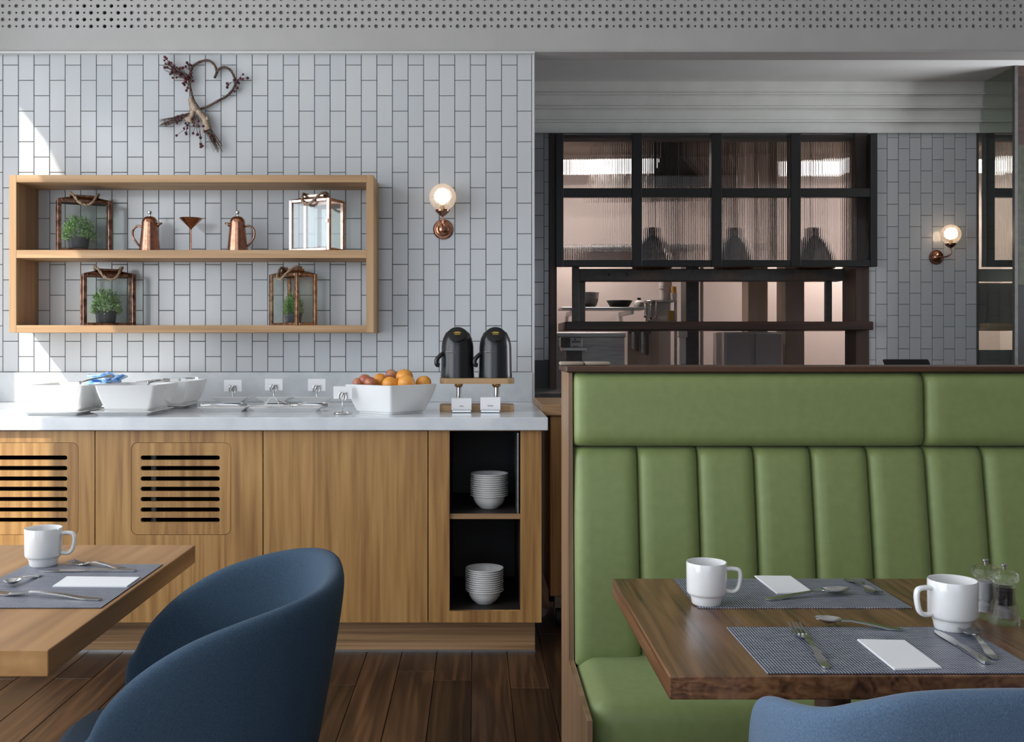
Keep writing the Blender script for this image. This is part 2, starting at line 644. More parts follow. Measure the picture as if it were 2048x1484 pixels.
# ================================================================== THE SETTING
DW = 4.93      # tiled wall
DB = 6.80      # wall of the alcove with the serving hatch
XE = 0.292     # free end of the tiled wall
CEIL = 3.7

# ---- floor: slab plus single planks where the photo shows them
floor = tag(obj('floor', B(-3.2, 5.0, -2.6, 10.0, -0.12, -0.018), M['floor']), 'dark brown timber plank floor of the dining room', 'floor', kind='structure')
PW = 0.1395
px0 = wx(944, 3.937)
plank_bm = {}
for i in range(-18, 4):
    x0 = px0 + i * PW
    rnd = random.Random(i * 13 + 5)
    y = 0.9
    cuts = [y]
    while y < 4.3:
        y += rnd.uniform(0.65, 1.25)
        cuts.append(min(y, 4.5))
    for a, b in zip(cuts, cuts[1:]):
        if b - a < 0.05:
            continue
        k = round(b - a, 2)
        if k not in plank_bm:
            plank_bm[k] = mesh_of(B(-PW / 2 + 0.0012, PW / 2 - 0.0012, -(b - a) / 2 + 0.001, (b - a) / 2 - 0.001, -0.018, 0.0, 0.0012), M['floor'], name='plank')
        put('plank', plank_bm[k], floor, (x0 + PW / 2, (a + b) / 2, 0))

# ---- tiled wall
wall_back = tag(obj('wall_back', B(LWX, XE - 0.006, DW + 0.004, DW + 0.16, 0.0, CEIL), M['grout']), 'white tiled wall laid in upright running bond with grey grout', 'wall', kind='structure')
TP, TH, G = 0.0772, 0.152, 0.0032


def tile_mesh(wd, ht):
    return mesh_of(B(-wd / 2, wd / 2, 0, 0.012, -ht / 2, ht / 2, 0.0012), M['tile'], name='tile')


full_tile = tile_mesh(TP - G, TH - G)


def tiles(parent, xs0, xs1, zs0, zs1, xref, zref, yfront, limit=300):
    """running bond of upright tiles; cut ones and those past the limit are one joined part"""
    rest = NB()
    singles = []
    i0 = math.floor((xs0 - xref) / TP) - 1
    i1 = math.ceil((xs1 - xref) / TP) + 1
    for i in range(i0, i1):
        a, b = xref + i * TP, xref + (i + 1) * TP
        ca, cb = max(a, xs0), min(b, xs1)
        if cb - ca < G * 2.5:
            continue
        zo = zref + (TH / 2 if i % 2 else 0)
        k = math.floor((zs0 - zo) / TH)
        z = zo + k * TH
        while z < zs1:
            c, d = max(z, zs0), min(z + TH, zs1)
            if d - c > G * 2.5:
                if cb - ca > TP - 1e-4 and d - c > TH - 1e-4:
                    singles.append(((a + b) / 2, (c + d) / 2))
                else:
                    singles.append(((ca + cb) / 2, (c + d) / 2, cb - ca - G, d - c - G))
            z += TH
    # the pieces that show largest come first
    singles.sort(key=lambda s: (len(s) == 4 and s[2] * s[3] < 0.007, s[0] < -2.40))
    for n, s in enumerate(singles):
        if n < limit:
            me = full_tile if len(s) == 2 else tile_mesh(s[2], s[3])
            put('tile', me, parent, (s[0], yfront, s[1]))
        else:
            wd, ht = (TP - G, TH - G) if len(s) == 2 else (s[2], s[3])
            box(rest, s[0] - wd / 2, s[0] + wd / 2, yfront, yfront + 0.012, s[1] - ht / 2, s[1] + ht / 2, 0.0012)
    if len(singles) > limit:
        tag(obj('cut_tiles', rest, M['tile'], parent), kind='stuff')


Z_TILE0 = wz(744, DW)
tiles(wall_back, LWX + 0.01, wx(1063.5, DW), Z_TILE0, 2.72, wx(5.6, DW), wz(130, DW), DW)
tag(obj('trim_1', B(wx(1064.2, DW), XE, DW - 0.004, DW + 0.16, 0.0, 2.72, 0.001), plain('white_edge_trim', (0.62, 0.64, 0.65), 0.3)), 'slim white edge trim closing the free end of the tiled wall', 'trim', kind='structure')

# ---- perforated bulkhead above the wall
YB = 4.90
ZB0 = wz(103, YB)
bulk = tag(thing('ceiling_bulkhead', 'pale grey bulkhead of perforated acoustic board across the room', 'bulkhead', kind='structure'), None)
HP = 13.58 / F * YB
xh0 = wx(5.4, YB)
zrow0 = wz(52.5, YB)
NROW, c0, c1 = 8, -12, 175
x_l, x_r = xh0 + (c0 - 0.5) * HP, xh0 + (c1 + 0.5) * HP
bm = NB()
zlow = zrow0 - HP / 2
ztop = zrow0 + (NROW - 0.5) * HP
box(bm, x_l, x_r, YB, YB + 0.013, ZB0, zlow)
box(bm, x_l, x_r, YB, YB + 0.013, ztop, CEIL)
NS = 12
for r in range(NROW):
    for c in range(c0, c1 + 1):
        cx, cz = xh0 + c * HP, zrow0 + r * HP
        rad = 0.0096 if (r + c) % 2 == 1 else 0.0054
        h = HP / 2
        inner, back, outer = [], [], []
        for k in range(NS):
            a = 2 * math.pi * (k + 0.5) / NS
            ca, sa = math.cos(a), math.sin(a)
            s = h / max(abs(ca), abs(sa))
            # snap to the cell corners
            ox, oz = ca * s, sa * s
            if abs(abs(ca) - abs(sa)) < 0.3:
                ox, oz = math.copysign(h, ca), math.copysign(h, sa)
            outer.append(bm.verts.new((cx + ox, YB, cz + oz)))
            inner.append(bm.verts.new((cx + ca * rad, YB, cz + sa * rad)))
            back.append(bm.verts.new((cx + ca * rad, YB + 0.013, cz + sa * rad)))
        for k in range(NS):
            j = (k + 1) % NS
            if (outer[k].co - outer[j].co).length > 1e-6:
                bm.faces.new((outer[k], outer[j], inner[j], inner[k]))
            else:
                bm.faces.new((outer[k], inner[j], inner[k]))
            bm.faces.new((inner[k], inner[j], back[j], back[k]))
me = bpy.data.meshes.new('perforated_board')
bm.to_mesh(me)
bm.free()
me.materials.append(M['paint'])
put('perforated_board', me, bulk)
# felt behind the board, missing over one patch
fx0, fx1 = wx(143, YB), wx(262, YB)
fz0, fz1 = wz(56, YB), ztop
bm = NB()
box(bm, x_l, fx0, YB + 0.0135, YB + 0.02, zlow, ztop)
box(bm, fx1, x_r, YB + 0.0135, YB + 0.02, zlow, ztop)
obj('felt_backing', bm, M['felt'], bulk)
bm = NB()
box(bm, fx0 - 0.05, fx1 + 0.05, YB + 0.05, YB + 0.06, zlow - 0.05, ztop + 0.05)
obj('cavity_back', bm, M['void'], bulk)
bm = NB()
box(bm, x_l, x_r, YB + 0.07, YB + 0.14, ZB0, CEIL)
box(bm, x_l, x_r, YB, YB + 0.14, ZB0 - 0.002, ZB0 + 0.010)
obj('core', bm, M['paint'], bulk)
obj('edge_bead', B(LWX, XE, YB - 0.004, YB + 0.03, ZB0 - 0.008, ZB0, 0.001), plain('white_bead', (0.68, 0.68, 0.66), 0.4), bulk)

# ---- ceiling
tag(obj('ceiling', B(-3.2, 5.0, -2.6, YB + 0.14, CEIL, CEIL + 0.1), M['soffit']), 'off-white painted ceiling of the dining room', 'ceiling', kind='structure')
Z_SOF = wz(163, DB - 0.10)
tag(obj('ceiling_alcove', B(XE - 0.3, 5.0, YB + 0.14, DB + 0.2, Z_SOF, Z_SOF + 0.12), M['soffit']), 'pale grey ceiling over the alcove before the serving hatch', 'ceiling', kind='structure')

# ---- alcove wall with the opening to the kitchen
XO0, XO1 = wx(1098, DB), wx(1735, DB)    # outer sides of the jambs
XJ0, XJ1 = wx(1113, DB), wx(1708, DB)
X_MIR = wx(1952, DB)
wall_alcove = thing('wall_alcove', 'white tiled alcove wall around the kitchen serving hatch', 'wall', kind='structure')
bm = NB()
box(bm, XE - 0.3, XO0, DB + 0.004, DB + 0.15, 0, Z_SOF)
XH0, XH1 = wx(1958, DB), 4.3       # second hatch
box(bm, XO1, XH0, DB + 0.004, DB + 0.15, 0, Z_SOF)
box(bm, XH1, 5.0, DB + 0.004, DB + 0.15, 0, Z_SOF)
box(bm, XH0, XH1, DB + 0.004, DB + 0.15, 0, wz(700, DB))
box(bm, XH0, XH1, DB + 0.004, DB + 0.15, wz(275, DB), Z_SOF)
box(bm, XO0, XO1, DB + 0.004, DB + 0.15, 0, 0.9)
box(bm, XO0, XO1, DB + 0.004, DB + 0.15, wz(275, DB), Z_SOF)
obj('wall_body', bm, M['grout'], wall_alcove)
zc = wz(266, DB)
tiles(wall_alcove, XO1, X_MIR + 0.02, 1.0, zc + 0.01, wx(1774.2, DB), wz(319.5, DB), DB, 130)
tiles(wall_alcove, wx(1068, DB), XO0, 1.12, zc + 0.01, wx(1088, DB), wz(319.5, DB), DB, 60)
# side of the tiled wall that shuts the alcove off
tag(obj('wall_return', B(XE - 0.14, XE - 0.006, DW + 0.16, DB + 0.004, 0, Z_SOF), M['grout']), 'dark return wall between tiled wall and alcove', 'wall', kind='structure')
# jambs
for i, (a, b) in enumerate(((XO0, XJ0), (XJ1, XO1))):
    tag(obj('trim_%d' % (i + 2), B(a, b, DB - 0.03, DB + 0.17, 0.0, zc, 0.002), M['dark_wood_v']), 'dark timber jamb at the %s of the serving hatch' % ('corner side' if i == 0 else 'glass screen side'), 'trim', kind='structure')
# cornice: stepped moulding in a profile
prof = []
for p, y in ((0.10, 150), (0.10, 184), (0.112, 185), (0.112, 188), (0.082, 189.5), (0.085, 192), (0.08, 193), (0.08, 211), (0.092, 212), (0.092, 215.5), (0.056, 217), (0.06, 220), (0.055, 221),
             (0.055, 239), (0.068, 240), (0.068, 243.5), (0.033, 245), (0.035, 265.5), (0.0, 265.5)):
    prof.append((p, wz(y, DB - p)))
prof.insert(0, (0.0, prof[0][1]))
bm = NB()
ends = []
for X in (XE - 0.006, 4.4):
    ends.append([bm.verts.new((X, DB + 0.004 - p, z)) for p, z in prof])
for k in range(len(prof)):
    j = (k + 1) % len(prof)
    bm.faces.new((ends[0][k], ends[0][j], ends[1][j], ends[1][k]))
bm.faces.new(ends[0])
bm.faces.new(ends[1][::-1])
tag(obj('trim_4', bm, M['cornice']), 'stepped pale green-grey cornice over the serving hatch', 'cornice', kind='structure')

# ---- window wall on the left (out of frame, gives the daylight and the sun streak)
wl = NB()
T = 0.16
JA, JB = 2.50, 4.29


def wall_piece(y0, y1, z0, z1):
    box(wl, LWX - T, LWX, y0, y1, z0, z1)


wall_piece(JB, DW + 0.16, 0, CEIL)
wall_piece(JA, JB, 0, 0.55)
wall_piece(JA, JB, 3.46, CEIL)
wall_piece(2.45, JA, 0, CEIL)

wall_piece(-1.45, 2.45, 0, 0.4)
wall_piece(-1.45, 2.45, 3.15, CEIL)
wall_piece(-2.6, -1.45, 0, CEIL)
tag(obj('wall_left', wl, M['paint']), 'painted side wall with tall daylight windows', 'wall', kind='structure')
for i, (y0, y1, z0, z1, nm) in enumerate(((JA, JB, 0.55, 3.46, 1), (-1.45, 2.45, 0.4, 3.15, 3))):
    wn = thing('window_%d' % (i + 2), ['tall window beside the buffet letting the sun in', 'wide row of side windows facing the street'][i], 'window', kind='structure')
    bm = NB()
    for k in range(nm + 1):
        yy = y0 + (y1 - y0) * k / nm
        if nm > 1:
            e = 0.03
            box(bm, LWX - 0.14, LWX - 0.08, max(y0, yy - e), min(y1, yy + e), z0, z1)
    box(bm, LWX - 0.14, LWX - 0.08, y0, y1, z0, z0 + 0.04)
    box(bm, LWX - 0.14, LWX - 0.08, y0, y1, z1 - 0.04, z1)
    obj('window_frame', bm, M['black_steel'], wn)
# unseen sloping awning outside the tall window, added to cut the sun along a slanted edge
mask_bm = NB()
poly = [(2.5, 2.76), (2.66, 2.80), (3.45, 2.84), (3.62, 2.98), (3.82, 3.13), (4.074, 3.19), (4.29, 3.37), (4.75, 3.75), (4.75, 4.1), (2.5, 4.1)]
# the mask hangs 0.25 m outside the inner wall face
vs0 = [mask_bm.verts.new((LWX - 0.26, y - 0.25, z + 0.325)) for y, z in poly]
vs1 = [mask_bm.verts.new((LWX - 0.24, y - 0.25, z + 0.325)) for y, z in poly]
mask_bm.faces.new(vs0)
mask_bm.faces.new(vs1[::-1])
for k in range(len(poly)):
    j = (k + 1) % len(poly)
    mask_bm.faces.new((vs0[k], vs1[k], vs1[j], vs0[j]))
tag(obj('sun_mask', mask_bm, M['ext']), 'added slanted awning flap outside the tall window', 'sunmask')
tag(obj('sun_blocker', B(-8.1, -8.0, -16, -2.56, 0, 16), M['ext']), 'thin added building across the street', 'sunblock', kind='structure')  # unseen slab added to block the sun from the window row
tag(obj('ground_street', B(-30, LWX - T, -20, 20, -0.2, -0.12), M['ext']), 'pale street paving outside the windows', 'street', kind='structure')

# ---- rear and right walls (behind / beside the camera)
rw = NB()
box(rw, -3.2, -2.4, -2.6, -2.5, 0, CEIL)
box(rw, 1.2, 5.0, -2.6, -2.5, 0, CEIL)
box(rw, -2.4, 1.2, -2.6, -2.5, 0, 0.5)
box(rw, -2.4, 1.2, -2.6, -2.5, 2.9, CEIL)
tag(obj('wall_front', rw, M['paint']), 'painted street-side wall with the shop front opening', 'wall', kind='structure')
rw = NB()
for y0_, y1_, z0_, z1_ in ((-2.6, 4.98, 0, CEIL), (6.32, DB, 0, CEIL), (4.98, 6.32, 0, 1.05), (4.98, 6.32, 2.85, CEIL)):
    box(rw, 4.9, 5.0, y0_, y1_, z0_, z1_)  # the opening beside the alcove is added for its fill light
tag(obj('wall_right', rw, M['paint']), 'painted wall at the far end of the banquette', 'wall', kind='structure')

# ---- aged glass screen standing out from the alcove wall; the wall goes on behind it
XS, YS0, YS1 = wx(1954, DB), 6.33, DB - 0.001
sc = thing('glass_screen', 'tall aged glass screen in a slim dark metal frame beside the wall lamp', 'screen', (XS, YS0, 0))
ZM = wz(148, DB)
obj('aged_pane', B(-0.003, 0.003, 0.012, YS1 - YS0 - 0.012, 0.02, ZM - 0.012), M['aged'], sc)
for q, (y0_, y1_, z0_, z1_) in enumerate(((0, 0.012, 0, ZM), (YS1 - YS0 - 0.012, YS1 - YS0, 0, ZM), (0.012, YS1 - YS0 - 0.012, ZM - 0.012, ZM), (0.012, YS1 - YS0 - 0.012, 0, 0.02))):
    obj(['front_stile', 'wall_stile', 'top_rail', 'bottom_rail'][q], B(-0.006, 0.006, y0_, y1_, z0_, z1_), M['gantry'], sc)
obj('corner_post', B(-0.006, 0.014, -0.018, -0.0005, 0, ZM + 0.012), M['gantry'], sc)
xe, ye = XS + 0.016, YS0 - 0.012
wr = thing('wall_pier', 'dark timber and olive stone wall beyond the glass screen', 'wall', kind='structure')
obj('timber_panel', B(xe, 5.0, ye, ye + 0.02, wz(290, ye), CEIL), M['dark_wood'], wr)
obj('stone_panel', B(xe, 5.0, ye - 0.004, ye + 0.02, wz(570, ye), wz(290, ye)), M['slatgreen'], wr)
obj('base_panel', B(xe, 5.0, ye, ye + 0.02, 0, wz(570, ye)), M['black_steel'], wr)

# ================================================================== KITCHEN BEHIND THE HATCH
DK = 9.3
kz = 3.0
kit = thing('wall_kitchen', 'warm white kitchen walls seen through the serving hatch', 'wall', kind='structure')
obj('rear_wall', B(0.0, 5.0, DK, DK + 0.1, 0, kz), M['kwall'], kit)
obj('side_wall', B(0.0, 0.1, DB + 0.15, DK, 0, kz), M['kwall'], kit)
obj('end_wall', B(4.9, 5.0, DB + 0.15, DK, 0, kz), M['kwall'], kit)
tag(obj('ceiling_kitchen', B(0.0, 5.0, DB + 0.15, DK + 0.1, kz, kz + 0.1), M['kcol']), 'brownish kitchen ceiling behind the fluted glass', 'ceiling', kind='structure')


def kbox(name, label, cat, x0, x1, y0, y1, d, depth, mat, kind=None, bev=0.004):
    o = obj(name, B(wx(x0, d), wx(x1, d), d, d + depth, wz(y1, d), wz(y0, d), bev), mat)
    return tag(o, label, cat, kind=kind)


# pillars and partition panels at different depths
kbox('column_kitchen', 'dark grey pillar in the kitchen beside the yellow boards', 'pillar', 1372, 1398, 200, 1090, 7.9, 0.2, M['gantry'], 'structure')
kbox('column_kitchen', 'slim pale pillar in the kitchen next to the dark one', 'pillar', 1400, 1407, 200, 1060, 8.2, 0.15, M['kwall'], 'structure')
kbox('column_kitchen', 'ribbed beige pillar in the middle of the kitchen', 'pillar', 1496, 1536, 200, 1045, 8.6, 0.2, M['kbeige'], 'structure')
kbox('column_kitchen', 'broad taupe pillar in the kitchen before the pink wall', 'pillar', 1571, 1609, 200, 1055, 8.3, 0.25, M['kcol'], 'structure')
kd = thing('kitchen_cupboard', 'pale grey double-door cupboard low in the kitchen', 'cupboard', (wx(1507, 8.0), 8.0, 0))
zt = wz(664, 8.0)
obj('body', B(wx(1450, 8.0) - kd.location.x, wx(1566, 8.0) - kd.location.x, 0.02, 0.4, 0, zt), M['kdoor'], kd)
for a, b in ((1452, 1503), (1511, 1564)):
    obj('door', B(wx(a, 8.0) - kd.location.x, wx(b, 8.0) - kd.location.x, 0, 0.02, 0.1, zt - 0.01, 0.003), M['kdoor'], kd)
# steel bench and wall shelf in the left part
ks = thing('steel_shelf', 'stainless wall shelf holding bowls in the kitchen', 'shelf', (wx(1210, 8.6), 8.6, 0))
sx0, sx1 = wx(1122, 8.6) - ks.location.x, wx(1290, 8.6) - ks.location.x
zs = wz(615, 8.6)
obj('board', B(sx0, sx1, -0.1, 0.3, zs - 0.02, zs, 0.003), M['steel_b'], ks)
for q in (sx0 + 0.12, sx1 - 0.12):
    obj('bracket', B(q - 0.012, q + 0.012, -0.08, 0.69, zs - 0.06, zs - 0.02), M['steel_b'], ks)
kb = thing('steel_worktable', 'stainless worktable with solid apron under the bowls', 'worktable', (wx(1200, 8.4), 8.4, 0))
zt = wz(665, 8.4)
obj('top', B(-0.42, 0.22, 0, 0.7, zt - 0.04, zt, 0.004), M['steel_b'], kb)
obj('apron', B(-0.41, 0.21, 0.02, 0.04, 0.3, zt - 0.04), M['steel_b'], kb)
for q in (-0.40, 0.18):
    for yy in (0.03, 0.64):
        obj('leg', B(q, q + 0.03, yy, yy + 0.03, 0, zt - 0.04), M['steel_b'], kb)


def spun(name, label, cat, px, d, z, prof, mat, seg=28, group=None):
    o = obj(name, lathe(NB(), prof, seg), mat, None, True, 40, (wx(px, d), d, z))
    return tag(o, label, cat, group)


k5 = 8.65 / F


spun('mixing_bowl', 'deep stainless mixing bowl on the kitchen shelf', 'bowl', 1176, 8.65, zs + 0.001,
     [(0, 0), (0.055, 0.0), (0.075, 0.02), (0.088, 0.06), (0.094, 0.125), (0.101, 0.130), (0.094, 0.131), (0.09, 0.12), (0.084, 0.06), (0.07, 0.024), (0, 0.012)], M['steel_b'])
spun('frying_pan', 'wide dark frying pan standing on the kitchen shelf', 'pan', 1239, 8.65, zs + 0.001,
     [(0, 0), (0.07, 0.0), (0.082, 0.008), (0.112, 0.058), (0.116, 0.06), (0.113, 0.062), (0.105, 0.055), (0.078, 0.012), (0, 0.008)], M['gantry'])
bt = thing('squeeze_bottle', 'clear squat bottle with black cap on the kitchen shelf', 'bottle', (wx(1278, 8.65), 8.65, zs + 0.001))
obj('bottle_body', lathe(NB(), [(0, 0), (0.043, 0), (0.043, 0.04), (0.03, 0.06), (0.014, 0.065), (0, 0.065)], 20), M['white_pl'], bt, True, 40)
obj('cap', lathe(NB(), [(0, 0.0652), (0.018, 0.0652), (0.016, 0.085), (0, 0.086)], 16), M['black_plastic'], bt, True, 40)

# rack with tubs and boards
rk = thing('kitchen_rack', 'chrome rack with a white back panel beside the steel shelf', 'rack', (wx(1330, 8.5), 8.5, 0))
zr = wz(600, 8.5)
xa, xb = wx(1296, 8.5) - rk.location.x, wx(1354, 8.5) - rk.location.x
obj('top_shelf', B(xa, xb, 0, 0.3, zr - 0.015, zr), M['steel_b'], rk)
obj('panel', B(xa + 0.03, xb, 0.28, 0.3, 0.3, zr - 0.016), M['white_pl'], rk)
for q in (xa, xb - 0.02):
    obj('post', B(q, q + 0.02, 0, 0.02, 0, zr - 0.015), M['steel_b'], rk)
obj('lower_shelf', B(xa, xb, 0, 0.3, wz(648, 8.5), wz(642, 8.5)), M['steel_b'], rk)
tb = thing('plastic_tub', 'tall white tub with ribbed lid on the kitchen rack', 'tub', (wx(1331, 8.6), 8.6, zr + 0.001))
obj('tub_body', lathe(NB(), [(0, 0), (0.047, 0), (0.052, 0.10), (0, 0.10)], 24), M['white_pl'], tb, True, 40)
obj('lid', lathe(NB(), [(0, 0.1003), (0.057, 0.1003), (0.057, 0.115), (0.054, 0.117), (0.057, 0.12), (0.057, 0.165), (0, 0.166)], 24), M['white_pl'], tb, True, 40)
tb = thing('plastic_tub', 'small white cup with yellow lid on the kitchen rack', 'tub', (wx(1348, 8.53), 8.53, zr + 0.001))
obj('tub_body', lathe(NB(), [(0, 0), (0.024, 0), (0.03, 0.06), (0, 0.06)], 20), M['white_pl'], tb, True, 40)
obj('lid', lathe(NB(), [(0, 0.0603), (0.022, 0.0603), (0.022, 0.115), (0, 0.116)], 20), M['yellow'], tb, True, 40)
zb = wz(642, 8.5)
tag(obj('chopping_board', B(wx(1338, 8.52), wx(1353, 8.52), 8.55, 8.565, zb + 0.001, wz(621, 8.52), 0.003), M['yellow']), 'yellow chopping board upright on the kitchen rack', 'chopping board')
tag(obj('food_box', B(wx(1318, 8.52), wx(1336, 8.52), 8.53, 8.6, zb + 0.001, wz(632, 8.52), 0.004), M['white_pl']), 'small pale food box beside the yellow board', 'box')
# ladles on a rail
rl = thing('utensil_rail', 'steel rail carrying ladles at the kitchen rack', 'rail', (wx(1302, 8.35), 8.35, 0))
obj('bar', tube(NB(), [(-0.05, 0, wz(602, 8.35)), (0.09, 0, wz(602, 8.35))], 0.005), M['steel'], rl, True)
obj('bracket', tube(NB(), [(0.085, 0, wz(602, 8.35)), (0.085, 0.16, wz(602, 8.35))], 0.005), M['steel'], rl, True)
for q, px in enumerate((1290, 1301, 1312)):
    ld = thing('ladle', ['ladle with small bowl hanging from the kitchen rail', 'ladle with a round shiny bowl hanging from the kitchen rail', 'slotted turner hanging from the kitchen rail'][q], 'ladle', (wx(px, 8.33), 8.335, 0), group='utensils on the kitchen rail')
    z1, z0 = wz(601, 8.33), wz(632 + 3 * (q == 1), 8.33)
    obj('handle', tube(NB(), [(0, 0, z1), (0, 0, z0)], 0.004, 8), M['steel'], ld, True)
    rr = (0.018, 0.026, 0.018)[q]
    obj('bowl', lathe(NB(), [(0, -rr), (rr * 0.7, -rr * 0.75), (rr, 0), (rr * 0.9, 0), (rr * 0.6, -rr * 0.65), (0, -rr * 0.85)], 18), M['steel'], ld, True, 50, (0, -0.02, z0))
# knives on a wall strip and an apron below the pass
ap = thing('hanging_knife_strip', 'dark magnetic strip with knives on the kitchen partition', 'knife rack', (wx(1280, 8.3), 8.3, 0))
obj('strip', B(-0.09, 0.09, 0, 0.015, wz(668, 8.3), wz(662, 8.3)), M['gantry'], ap)
for q, dx in enumerate((-0.06, -0.02, 0.02, 0.06)):
    obj('knife', B(dx - 0.012, dx + 0.012, -0.006, 0.0, wz(668 + 30 + 4 * q, 8.3), wz(664, 8.3), 0.002), M['gantry'] if q % 2 else M['steel_b'], ap)
obj('panel', B(-0.10, 0.16, 0.015, 0.03, 0.2, wz(655, 8.3)), M['kbeige'], ap)
mp_ = thing('towel_holder', 'white paper towel holder on the dark kitchen pillar', 'towel holder', (wx(1365, 7.85), 7.85, 0))
obj('holder', B(-0.035, 0.035, -0.02, 0.045, wz(675, 7.85), wz(662, 7.85), 0.004), M['white_pl'], mp_)
obj('towel', B(-0.025, 0.025, -0.006, 0.006, wz(728, 7.85), wz(675, 7.85), 0.003), M['paper'], mp_)
# ticket printer on a pedestal, left of the hatch
pd = thing('printer_stand', 'grey pedestal stand behind the end of the green bench', 'stand', (wx(1150, 7.15), 7.15, 0))
obj('top', B(wx(1125, 7.15) - pd.location.x, wx(1173, 7.15) - pd.location.x, 0, 0.2, wz(702, 7.15), wz(695, 7.15), 0.003), M['steel_b'], pd)
obj('column', B(wx(1133, 7.15) - pd.location.x, wx(1165, 7.15) - pd.location.x, 0.03, 0.17, 0, wz(702, 7.15)), M['gantry'], pd)
tp = thing('ticket_printer', 'pale ticket printer with dark buttons on the pedestal', 'printer', (wx(1146, 7.16), 7.16, wz(695, 7.15) + 0.0005))
tz = 0.073
obj('case', B(-0.085, 0.07, 0.02, 0.15, 0, tz, 0.005), M['white_pl'], tp)
obj('side_shell', B(-0.087, -0.018, 0.012, 0.02, 0.002, tz - 0.004, 0.002), M['gantry'], tp)
for q in range(4):
    obj('button', B(-0.002 + q * 0.015, 0.006 + q * 0.015, 0.014, 0.02, 0.034, 0.046), M['black_plastic'], tp)
obj('paper_slot', B(0.0, 0.04, 0.016, 0.02, 0.006, 0.010), M['black_plastic'], tp)
obj('marker', B(0.012, 0.022, 0.015, 0.02, 0.052, 0.062), M['black_plastic'], tp)

# kitchen ceiling lights
for q, (x0, x1) in enumerate(((0.75, 1.45), (2.95, 3.75), (4.1, 4.8))):
    lt = thing('ceiling_light', ['long white ceiling light in the kitchen over the steel shelf', 'long white ceiling light in the kitchen near the pink wall', 'long white ceiling light in the kitchen behind the glass screen'][q], 'light', ((x0 + x1) / 2, 8.75, 2.80), group='kitchen ceiling lights')
    h = (x1 - x0) / 2
    kl = add_light('kitchen_light', 'AREA', (0, 0.02, -0.062), (0, 0, 0), (26, 36, 14)[q], (1.0, 0.88, 0.83), (2 * h - 0.06, 0.07))
    kl.parent = lt
    obj('housing', B(-h, h, -0.02, 0.08, 0.055, 0.075), M['white_pl'], lt)
    obj('tube', B(-h + 0.02, h - 0.02, -0.02, 0.06, -0.055, 0.0545, 0.02, 2), M['tube_light'], lt)
    for e in (-h + 0.1, h - 0.1):
        obj('hanger', tube(NB(), [(e, 0.03, 0.0755), (e, 0.03, kz - 2.80)], 0.006, 8), M['gantry'], lt)
dt = thing('added_duct', 'steel duct added on the kitchen rear wall for a bright band', 'duct', (wx(1275, 9.25), 9.25, wz(496, 9.25)))  # added to give a bright band behind the fluted panes
obj('pipe', lathe(NB(), [(0, -0.78), (0.034, -0.78), (0.034, 0.78), (0, 0.78)], 24, axis='X'), M['steel_b'], dt, True, 40)
for q in (-0.5, 0.0, 0.5):
    obj('clamp', lathe(NB(), [(0.0343, q - 0.012), (0.038, q - 0.012), (0.038, q + 0.012), (0.0343, q + 0.012)], 24, axis='X'), M['gantry'], dt, True, 40)
    obj('bracket', B(q - 0.012, q + 0.012, 0.0382, 0.0495, -0.01, 0.01), M['gantry'], dt)
hd = thing('extractor_hood', 'brown steel extractor hood above the kitchen rack', 'hood', (wx(1352, 8.0), 8.0, 0))
bm = NB()
for k, (z, x0_, x1_, y0_) in enumerate(((wz(372, 8.0), -0.36, 0.36, 0.0), (wz(352, 8.0), -0.36, 0.36, 0.0), (wz(300, 8.0), -0.30, 0.30, 0.25), (kz - 0.001, -0.30, 0.30, 0.25))):
    vs = [bm.verts.new((x0_, y0_, z)), bm.verts.new((x1_, y0_, z)), bm.verts.new((x1_, 0.9, z)), bm.verts.new((x0_, 0.9, z))]
    if k:
        for i in range(4):
            bm.faces.new((pv[i], pv[(i + 1) % 4], vs[(i + 1) % 4], vs[i]))
    else:
        bm.faces.new(vs)
    pv = vs
bm.faces.new(pv[::-1])
obj('canopy', bm, noisy('brown_steel', (0.075, 0.06, 0.05), (0.10, 0.08, 0.066), 10, 0.45), hd)
obj('lip', B(-0.365, 0.365, -0.006, -0.0005, wz(374, 8.0), wz(352, 8.0)), M['steel_b'], hd)
# ---- hatch: steel windows with fluted glass
YF = 6.70
win = thing('window_1', 'black steel hatch window with eight fluted glass panes', 'window', kind='structure')
xs = [(1112, 1127), (1264, 1284), (1423, 1444), (1582, 1602), (1741, 1755)]
zs_ = [(256, 266), (376, 394), (520, 533)]
bm = NB()
for a, b in xs:
    box(bm, wx(a, YF), wx(b, YF), YF, YF + 0.06, wz(533, YF), wz(266.2, YF), 0.002)
for a, b in zs_[1:]:
    for (p, q) in zip(xs, xs[1:]):
        box(bm, wx(p[1], YF), wx(q[0], YF), YF + 0.003, YF + 0.057, wz(b, YF), wz(a, YF), 0.002)
obj('window_frame', bm, M['black_steel'], win)


